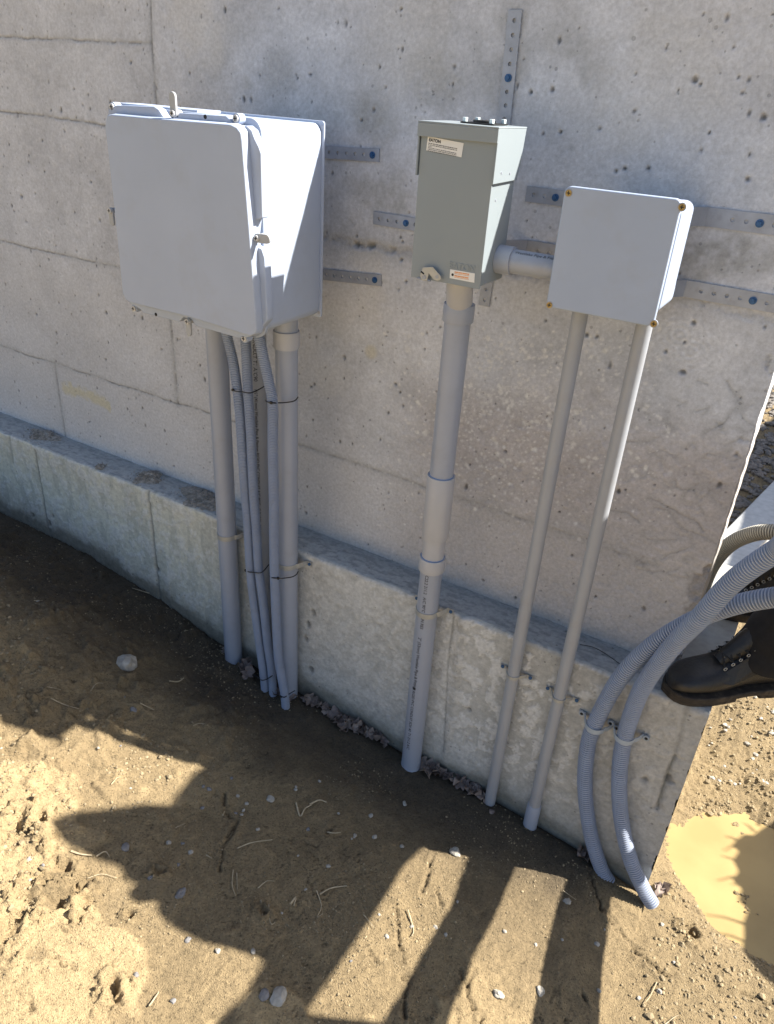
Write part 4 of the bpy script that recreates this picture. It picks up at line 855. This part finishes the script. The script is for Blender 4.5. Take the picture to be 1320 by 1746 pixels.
def rock(mb, c, r, fl=.6, rgx=rg):
    a_ = rgx.uniform(0, math.tau); sx, sy = rgx.uniform(.75, 1.35), rgx.uniform(.7, 1.1); ca, sa = math.cos(a_), math.sin(a_)
    vs = []
    for v in IV:
        w_ = v * np.array([sx, sy, fl]) * r * rgx.uniform(.78, 1.15); vs.append((c[0] + w_[0] * ca - w_[1] * sa, c[1] + w_[0] * sa + w_[1] * ca, c[2] + w_[2]))
    mb.add(vs, IF)
for k in range(5200):
    x_, y_ = rg.uniform(-.9, 1.0), rg.uniform(1.6, 6.5)
    rel = (np.array([x_, y_, 0]) - p0); sd_ = rel @ (per_ / np.linalg.norm(per_))
    if sd_ > -.03: continue
    rock(mb, (x_, y_, gz(x_, y_) + .004), rg.uniform(.012, .038))
gv = mb.build('gravel', M_GRAVEL); tag(gv, 'loose grey gravel on the ground behind the wall end', 'gravel', kind='stuff')
mb = MB()
for k in range(90):
    P_ = gnd(rg.uniform(1205, 1330), rg.uniform(930, 1340));
    if P_[0] < FX1 + .02 and P_[1] < .7: continue
    rock(mb, (P_[0], P_[1], gz(P_[0], P_[1]) + .001), rg.uniform(.003, .010))
gv = mb.build('stone_chips', M_STONE); tag(gv, 'small stone chips scattered in the rough soil right of the footing', 'stone chips', kind='stuff')

# ------------------------------------------------------------------ stones, leaves, straw, clods
def on_ground(px, py):
    P_ = gnd(px, py)
    return (P_[0], P_[1], gz(P_[0], P_[1]))
def stone(px, py, size, label=None, mat=M_STONE, sub=2, group=None, fl=.6):
    c = on_ground(px, py); b_ = bmesh.new(); bmesh.ops.create_icosphere(b_, subdivisions=sub, radius=1); r_ = rg.random() * 9
    for v in b_.verts:
        p = np.array(v.co[:]); k = 1 + .75 * float(vnoise(p[0] * 1.5 + r_, p[1] * 1.6 + p[2] * 1.3, 5)) + .25 * float(vnoise(p[0] * 4 + r_, p[1] * 4 - p[2] * 3, 6)); v.co = Vector(p * k * np.array([1, .8, fl]) * size)
    me = bpy.data.meshes.new('stone'); b_.to_mesh(me); b_.free(); me.materials.append(mat)
    o = bpy.data.objects.new('stone', me); COL.objects.link(o); o.location = (c[0], c[1], c[2] + size * fl * .15); o.rotation_euler = (rg.uniform(-.2, .2), rg.uniform(-.2, .2), rg.uniform(0, 6.28))
    return tag(o, label or 'small pebble ' + ('on the sunlit soil at the far left' if px < 300 and py > 1250 else 'on the dark soil at the left below the footing' if px < 300 else 'in the big figure-shaped shadow on the soil' if px < 600 else 'on the striped sun and shade of the soil at lower centre' if px < 1045 else 'on the sunlit soil at the lower right'), 'stone' if label else 'pebble', group)
stone(215, 1135, .034, 'large pale stone on the dark shaded soil left of the conduits', fl=.75)
stone(475, 1702, .022, 'angular white stone at the bottom edge, in the big shadow', fl=.5); stone(450, 1701, .014, 'dark bluish stone beside the angular white one at the bottom edge', M_STONEB)
stone(308, 1524, .015, 'oval purple-grey stone in the middle of the big shadow', M_STONEB, 3); stone(776, 1452, .016, 'round pale stone on the sunlit strip, near its top', sub=3); stone(966, 1535, .012, 'pale stone at the right side of the second sunlit strip', sub=3)
stone(850, 1698, .013, 'pale stone at the bottom of the second sunlit strip', sub=3); stone(921, 1692, .012, 'pale stone in the shadow right of the second sunlit strip', sub=3)
stone(461, 1361, .013, 'pale stone in the shadow below the ribbed hoses', sub=2); stone(215, 1446, .013, 'bluish stone at the left end of the big shadow', M_STONEB); stone(228, 1209, .012, 'flat bluish stone on the dark soil below the large pale stone', M_STONEB)
stone(838, 1389, .010, 'brown stone at the foot of the thin conduits', M_LEAF)
peb = [(347, 1341), (357, 1345), (395, 1326), (405, 1355), (505, 1345), (312, 1438), (325, 1455), (304, 1476), (257, 1500), (521, 1520), (600, 1430), (605, 1424), (639, 1426), (632, 1390), (646, 1563), (742, 1580), (702, 1580), (505, 1342), (598, 1642), (432, 1625), (295, 1708), (232, 1666), (52, 1504), (75, 1481), (50, 1468), (168, 1278), (205, 1268), (2, 1276), (212, 1188), (66, 1031), (222, 1342), (914, 1611), (1022, 1688), (760, 1594), (690, 1370), (686, 1442), (780, 1538), (660, 1600), (1254, 1733), (1125, 1690), (1032, 1582), (1020, 1605), (1130, 1576), (560, 1480), (526, 1415), (440, 1415), (288, 1438), (480, 1560), (372, 1623), (320, 1602), (545, 1332), (345, 1375), (415, 1378), (420, 1368), (402, 1383), (412, 1386), (508, 1460), (577, 1385), (860, 1590), (1150, 1640), (1090, 1700), (960, 1600)]
pg = None
for px, py in peb:
    stone(px, py, rg.uniform(.0035, .0085), None, rg.choice([M_STONE, M_STONE, M_STONE, M_STONEB]), 2, 'small pebbles scattered on the soil', .7)
def leaf_mesh(size):
    mb = MB(); nU, nV = 9, 5; vs = []
    r1, r2 = rg.uniform(.5, 2.2), rg.random() * 6
    for i in range(nU):
        u = i / (nU - 1); w_ = math.sin(math.pi * u) ** .7 * (.32 + .13 * math.sin(u * 19 + r2))
        for j in range(nV):
            v = (j / (nV - 1) - .5) * 2; vs.append(((u - .5) * size, v * w_ * size, size * (.35 * abs(v) ** 1.5 * r1 * .5 + .16 * math.sin(u * 7 + r2) + .05 * math.sin(v * 9 + u * 11))))
    mb.add(vs, [(i * nV + j, i * nV + j + 1, (i + 1) * nV + j + 1, (i + 1) * nV + j) for i in range(nU - 1) for j in range(nV - 1)]); return mb
M_LEAF2 = simple('pale_dead_leaf', (.27, .215, .185), .8, var=.3, scale=60)
def leaf(px, py, size, tilt=.3, up=.006):
    c = on_ground(px, py); c = (c[0], min(c[1], -.142) if c[0] < .03 else c[1], 0); c = (c[0], c[1], gz(c[0], c[1])); o = leaf_mesh(size * 1.2).build('dead_leaf', rg.choice([M_LEAF, M_LEAF, M_LEAF2]), None, smooth=True)
    o.location = (c[0], c[1], c[2] + up); o.rotation_euler = (rg.uniform(-tilt, tilt), rg.uniform(-tilt, tilt), rg.uniform(0, 6.28)); tag(o, 'curled dry brown leaf ' + ('among the feet of the ribbed hoses and thick conduits' if px < 515 else 'at the footing between the thick conduits and the printed riser' if px < 690 else 'at the footing between the printed riser and the thin conduits' if px < 860 else 'beside the foot of the left large hose' if px < 1060 else 'at the footing corner beside the right large hose'), 'dead leaf', 'dead leaves along the footing')
for px, py, sz in [(418, 1150, .05), (424, 1163, .05), (468, 1182, .045), (476, 1190, .05), (460, 1178, .035), (524, 1194, .04), (530, 1202, .035), (545, 1203, .04), (556, 1212, .045), (570, 1222, .05), (582, 1240, .06), (602, 1236, .06), (618, 1245, .045), (628, 1255, .04), (645, 1262, .04), (560, 1206, .04), (592, 1246, .045), (726, 1305, .05), (742, 1312, .06), (755, 1308, .04), (778, 1314, .035), (798, 1328, .045), (808, 1322, .035), (822, 1340, .045), (828, 1352, .04), (815, 1345, .035), (990, 1452, .04), (1000, 1460, .035), (1118, 1520, .035), (1125, 1528, .04), (1130, 1518, .035), (1012, 1470, .03), (385, 1120, .03), (500, 1200, .03), (538, 1198, .05), (575, 1232, .045), (610, 1250, .05), (635, 1258, .045), (655, 1268, .035), (735, 1318, .045), (765, 1318, .04), (790, 1330, .045), (815, 1336, .045), (832, 1362, .035)]:
    leaf(px, py, sz, .6, .012)
def straw(pts, r, label, grp='bits of straw and root on the soil'):
    P3 = []
    for k, (a_, b_) in enumerate(pts): c = on_ground(a_, b_); P3.append((c[0], c[1], c[2] + .003 + rg.uniform(0, .006)))
    P_, _ = smooth_path(P3, .006); mb = MB(); mb.tube(P_, np.linspace(r, r * .5, len(P_)), 6); o = mb.build('straw', M_STRAW, None, smooth=True); tag(o, label + (' in the dark soil at the upper left of the ground' if pts[0][1] < 1250 and pts[0][0] < 350 else ' on the sunlit soil at the far left' if pts[0][0] < 210 else ' in the big figure-shaped shadow' if pts[0][0] < 600 else ' at the lower right'), 'straw', grp)
SL = 'thin pale dry root'
for pts, r in [([(405, 1446), (430, 1440), (468, 1434)], .0018), ([(398, 1485), (396, 1510), (402, 1530)], .0015), ([(404, 1490), (405, 1525)], .0012), ([(445, 1538), (448, 1560), (455, 1568)], .002), ([(458, 1545), (462, 1580), (475, 1570)], .0016), ([(540, 1525), (548, 1550), (540, 1570), (552, 1560)], .0015), ([(545, 1530), (565, 1518), (592, 1515)], .0025), ([(290, 1168), (305, 1165), (320, 1158)], .0025), ([(155, 1180), (165, 1168), (178, 1166)], .0016), ([(80, 1176), (105, 1178)], .0018), ([(122, 1455), (140, 1462), (160, 1461)], .003), ([(165, 1462), (180, 1455), (188, 1465)], .002), ([(380, 1390), (384, 1378)], .002), ([(505, 1370), (512, 1392), (520, 1380), (532, 1372)], .003), ([(528, 1372), (545, 1366), (558, 1370)], .003), ([(558, 1420), (570, 1424), (582, 1421)], .002), ([(352, 1460), (362, 1466)], .002),
               ([(440, 1518), (455, 1508), (468, 1506)], .0014), ([(495, 1548), (505, 1535), (500, 1552)], .003), ([(960, 1520), (985, 1535)], .001), ([(620, 1565), (632, 1580), (640, 1590)], .0012), ([(695, 1555), (705, 1585), (702, 1600)], .002), ([(240, 1205), (265, 1212)], .0015), ([(88, 1198), (110, 1205), (136, 1212)], .0015), ([(255, 1015), (240, 1012), (225, 1010)], .0018), ([(60, 1032), (75, 1030)], .0015), ([(190, 1340), (200, 1330), (206, 1325)], .0012), ([(192, 1382), (196, 1376), (198, 1384)], .002), ([(150, 1500), (175, 1495), (200, 1502)], .0012), ([(255, 1720), (268, 1700), (272, 1690)], .002), ([(1120, 1675), (1108, 1700), (1100, 1710)], .0015), ([(1130, 1750), (1150, 1735), (1160, 1732)], .0015), ([(330, 1240), (340, 1236), (352, 1240)], .0012), ([(300, 1415), (318, 1405)], .001)]:
    straw(pts, r, SL)
# loose soil on the ledge
def clump(pxs, hgt, label):
    P_ = np.array([atz(a_, b_, LEDGE) for a_, b_ in pxs]); c = P_.mean(0); n = 40; rings = 16; vs = []; fs = []
    # radial mound
    ang = np.arctan2(P_[:, 1] - c[1], P_[:, 0] - c[0]); rad = np.hypot(P_[:, 1] - c[1], P_[:, 0] - c[0]); o_ = np.argsort(ang); ang = ang[o_]; rad = rad[o_]
    for i in range(rings):
        f_ = i / (rings - 1)
        for k in range(n):
            a_ = -math.pi + math.tau * k / n; r_ = .85 * np.interp(a_, np.r_[ang - math.tau, ang, ang + math.tau], np.r_[rad, rad, rad]) * (1 + .35 * float(vnoise(a_ * 3, 1.1, 8))) * f_
            x_, y_ = c[0] + r_ * math.cos(a_), c[1] + r_ * math.sin(a_); y_ = min(y_, -.001)
            h_ = hgt * (1 - f_ ** 1.5) * (1 + 1.0 * float(fbm(x_, y_, 60, 3, 9))) + .003 * float(vnoise(x_ * 220, y_ * 220, 4)) * (1 - f_) - .001
            vs.append((x_, y_, LEDGE + h_))
    fs = [(i * n + k, i * n + (k + 1) % n, (i + 1) * n + (k + 1) % n, (i + 1) * n + k) for i in range(rings - 1) for k in range(n)]
    mb = MB(); mb.add(vs, fs); area = float(rad.mean()) ** 2
    for k in range(int(260 + 40000 * area)):
        a_ = rg.uniform(-math.pi, math.pi); R0 = float(np.interp(a_, np.r_[ang - math.tau, ang, ang + math.tau], np.r_[rad, rad, rad])); f_ = abs(rg.gauss(0, .62)); r_ = R0 * f_
        x_, y_ = c[0] + r_ * math.cos(a_), c[1] + r_ * math.sin(a_)
        if y_ > -.004 or y_ < FY + .004 or f_ > 1.7: continue
        rr_ = rg.uniform(.0010, .0038) * (1.1 - .4 * min(f_, 1)); rock(mb, (x_, y_, LEDGE + max(0, hgt * (1 - f_ ** 1.5)) * .9 + rr_ * .3), rr_, .8, rg)
    o = mb.build('soil_clump', M_CLUMP); tag(o, label, 'soil clump')
M_CLUMP = simple('ledge_soil', (.30, .275, .24), .95, var=.45, scale=90, bump=1, bscale=260)
clump([(40, 728), (70, 734), (103, 740), (105, 755), (82, 752), (50, 738)], .010, 'smear of soil on the ledge at the far left')
clump([(222, 820), (250, 803), (272, 802), (280, 815), (262, 828), (235, 826)], .020, 'heap of soil on the ledge left of the thick conduits')
clump([(298, 830), (325, 828), (372, 845), (382, 872), (350, 872), (315, 850)], .012, 'soil spread on the ledge right beside the thick left conduit')
clump([(162, 797), (170, 790), (180, 797), (172, 802)], .006, 'tiny crumb of soil in the middle of the ledge')
# thin black wire on the ledge
w_ = [(989, 1099), (1010, 1103), (1030, 1113), (1060, 1134)]
mb = MB(); P_, _ = smooth_path([atz(a_, b_, LEDGE + .004) for a_, b_ in w_], .01); mb.tube(P_, .0010, 6); o = mb.build('wire', M_BLACK, None, smooth=True); tag(o, 'short thin black wire lying on the ledge beside the large hoses', 'wire')

# unseen panel added beyond the right edge; it shades the beam and part of the gravel
pn = cast([(1170, 1030), (1215, 915), (1236, 830), (1285, 735), (1330, 705), (1420, 640), (1500, 700), (1400, 790), (1330, 836), (1316, 868), (1300, 905), (1275, 935), (1262, 962), (1215, 1045)], 1.7, 'panel_caster', M_TIMBER); tag(pn, 'added timber panel beyond the right edge, there to shade the pale beam', 'formwork panel')

# unseen slab added behind the legs to keep the ledge by the boots in shade
mb = MB(); mb.poly([(.50, .20, .80), (.50, .30, .76), (.50, .58, .80), (.50, .62, 1.0), (.50, .58, 1.32), (.50, .22, 1.30), (.50, .12, 1.1)], SUN * .06); mb.build('ledge_caster', M_CLOTH, per, bevel=.02)
# loose crumbs and grit of the same soil lying all over the ground
r9 = np.random.default_rng(77); n_ = 130000
cx_ = r9.uniform(-2.7, .7, n_); cy_ = r9.uniform(-1.4, 1.3, n_)
dens = .30 + 1.5 * fbm(cx_, cy_, 5, 3, 501) + .35 * sst(-1.0, -1.3, cx_) * sst(-.5, -.7, cy_) + .5 * sst(.08, .12, cx_)
bigm = (sst(-1.1, -1.3, cx_) * sst(-.55, -.7, cy_) + sst(.08, .12, cx_)) > .5
ok = (r9.random(n_) < dens * .55) & ((cy_ < -.135) | (cx_ > FX1 + .03))
q = (np.stack([cx_, cy_, np.full(n_, -.1)], 1) - CAMP) @ ROT.T; ok &= (q[:, 2] > .1) & (np.abs(q[:, 0] / q[:, 2]) < .75) & (np.abs(q[:, 1] / q[:, 2]) < .95)
cx_, cy_, bigm = cx_[ok], cy_[ok], bigm[ok]
ii = np.clip(np.searchsorted(gx, cx_), 1, len(gx) - 1); jj = np.clip(np.searchsorted(gy, cy_), 1, len(gy) - 1); cz_ = GZ_[ii, jj]
r_ = .0010 + np.where(bigm, .0048, .0024) * r9.random(len(cx_)) ** 2.5 + np.where(bigm & (r9.random(len(cx_)) < .04), .006, 0) * r9.random(len(cx_))
ok = ~((cz_ < ZW) & (cx_ > 0)); cx_, cy_, cz_, r_ = cx_[ok][:30000], cy_[ok][:30000], cz_[ok][:30000], r_[ok][:30000]
IVn = np.array(IV); m_ = len(cx_); nv = len(IVn); w_ = IVn[None] * (r_[:, None, None]) * r9.uniform(.7, 1.25, (m_, nv, 1)) * np.array([1, 1, .75]) * r9.uniform(.75, 1.3, (m_, 1, 3))
w_ = w_ + np.stack([cx_, cy_, cz_ + r_ * .2], 1)[:, None, :]
mb = MB(); mb.v = [tuple(p) for p in w_.reshape(-1, 3)]; mb.f = [[i * nv + a for a in f] for i in range(m_) for f in IF]; mb.m = [0] * len(mb.f)
cr = mb.build('soil_crumbs', M_CRUMB); tag(cr, 'loose crumbs of tan soil strewn over the ground', 'soil crumbs', kind='stuff')
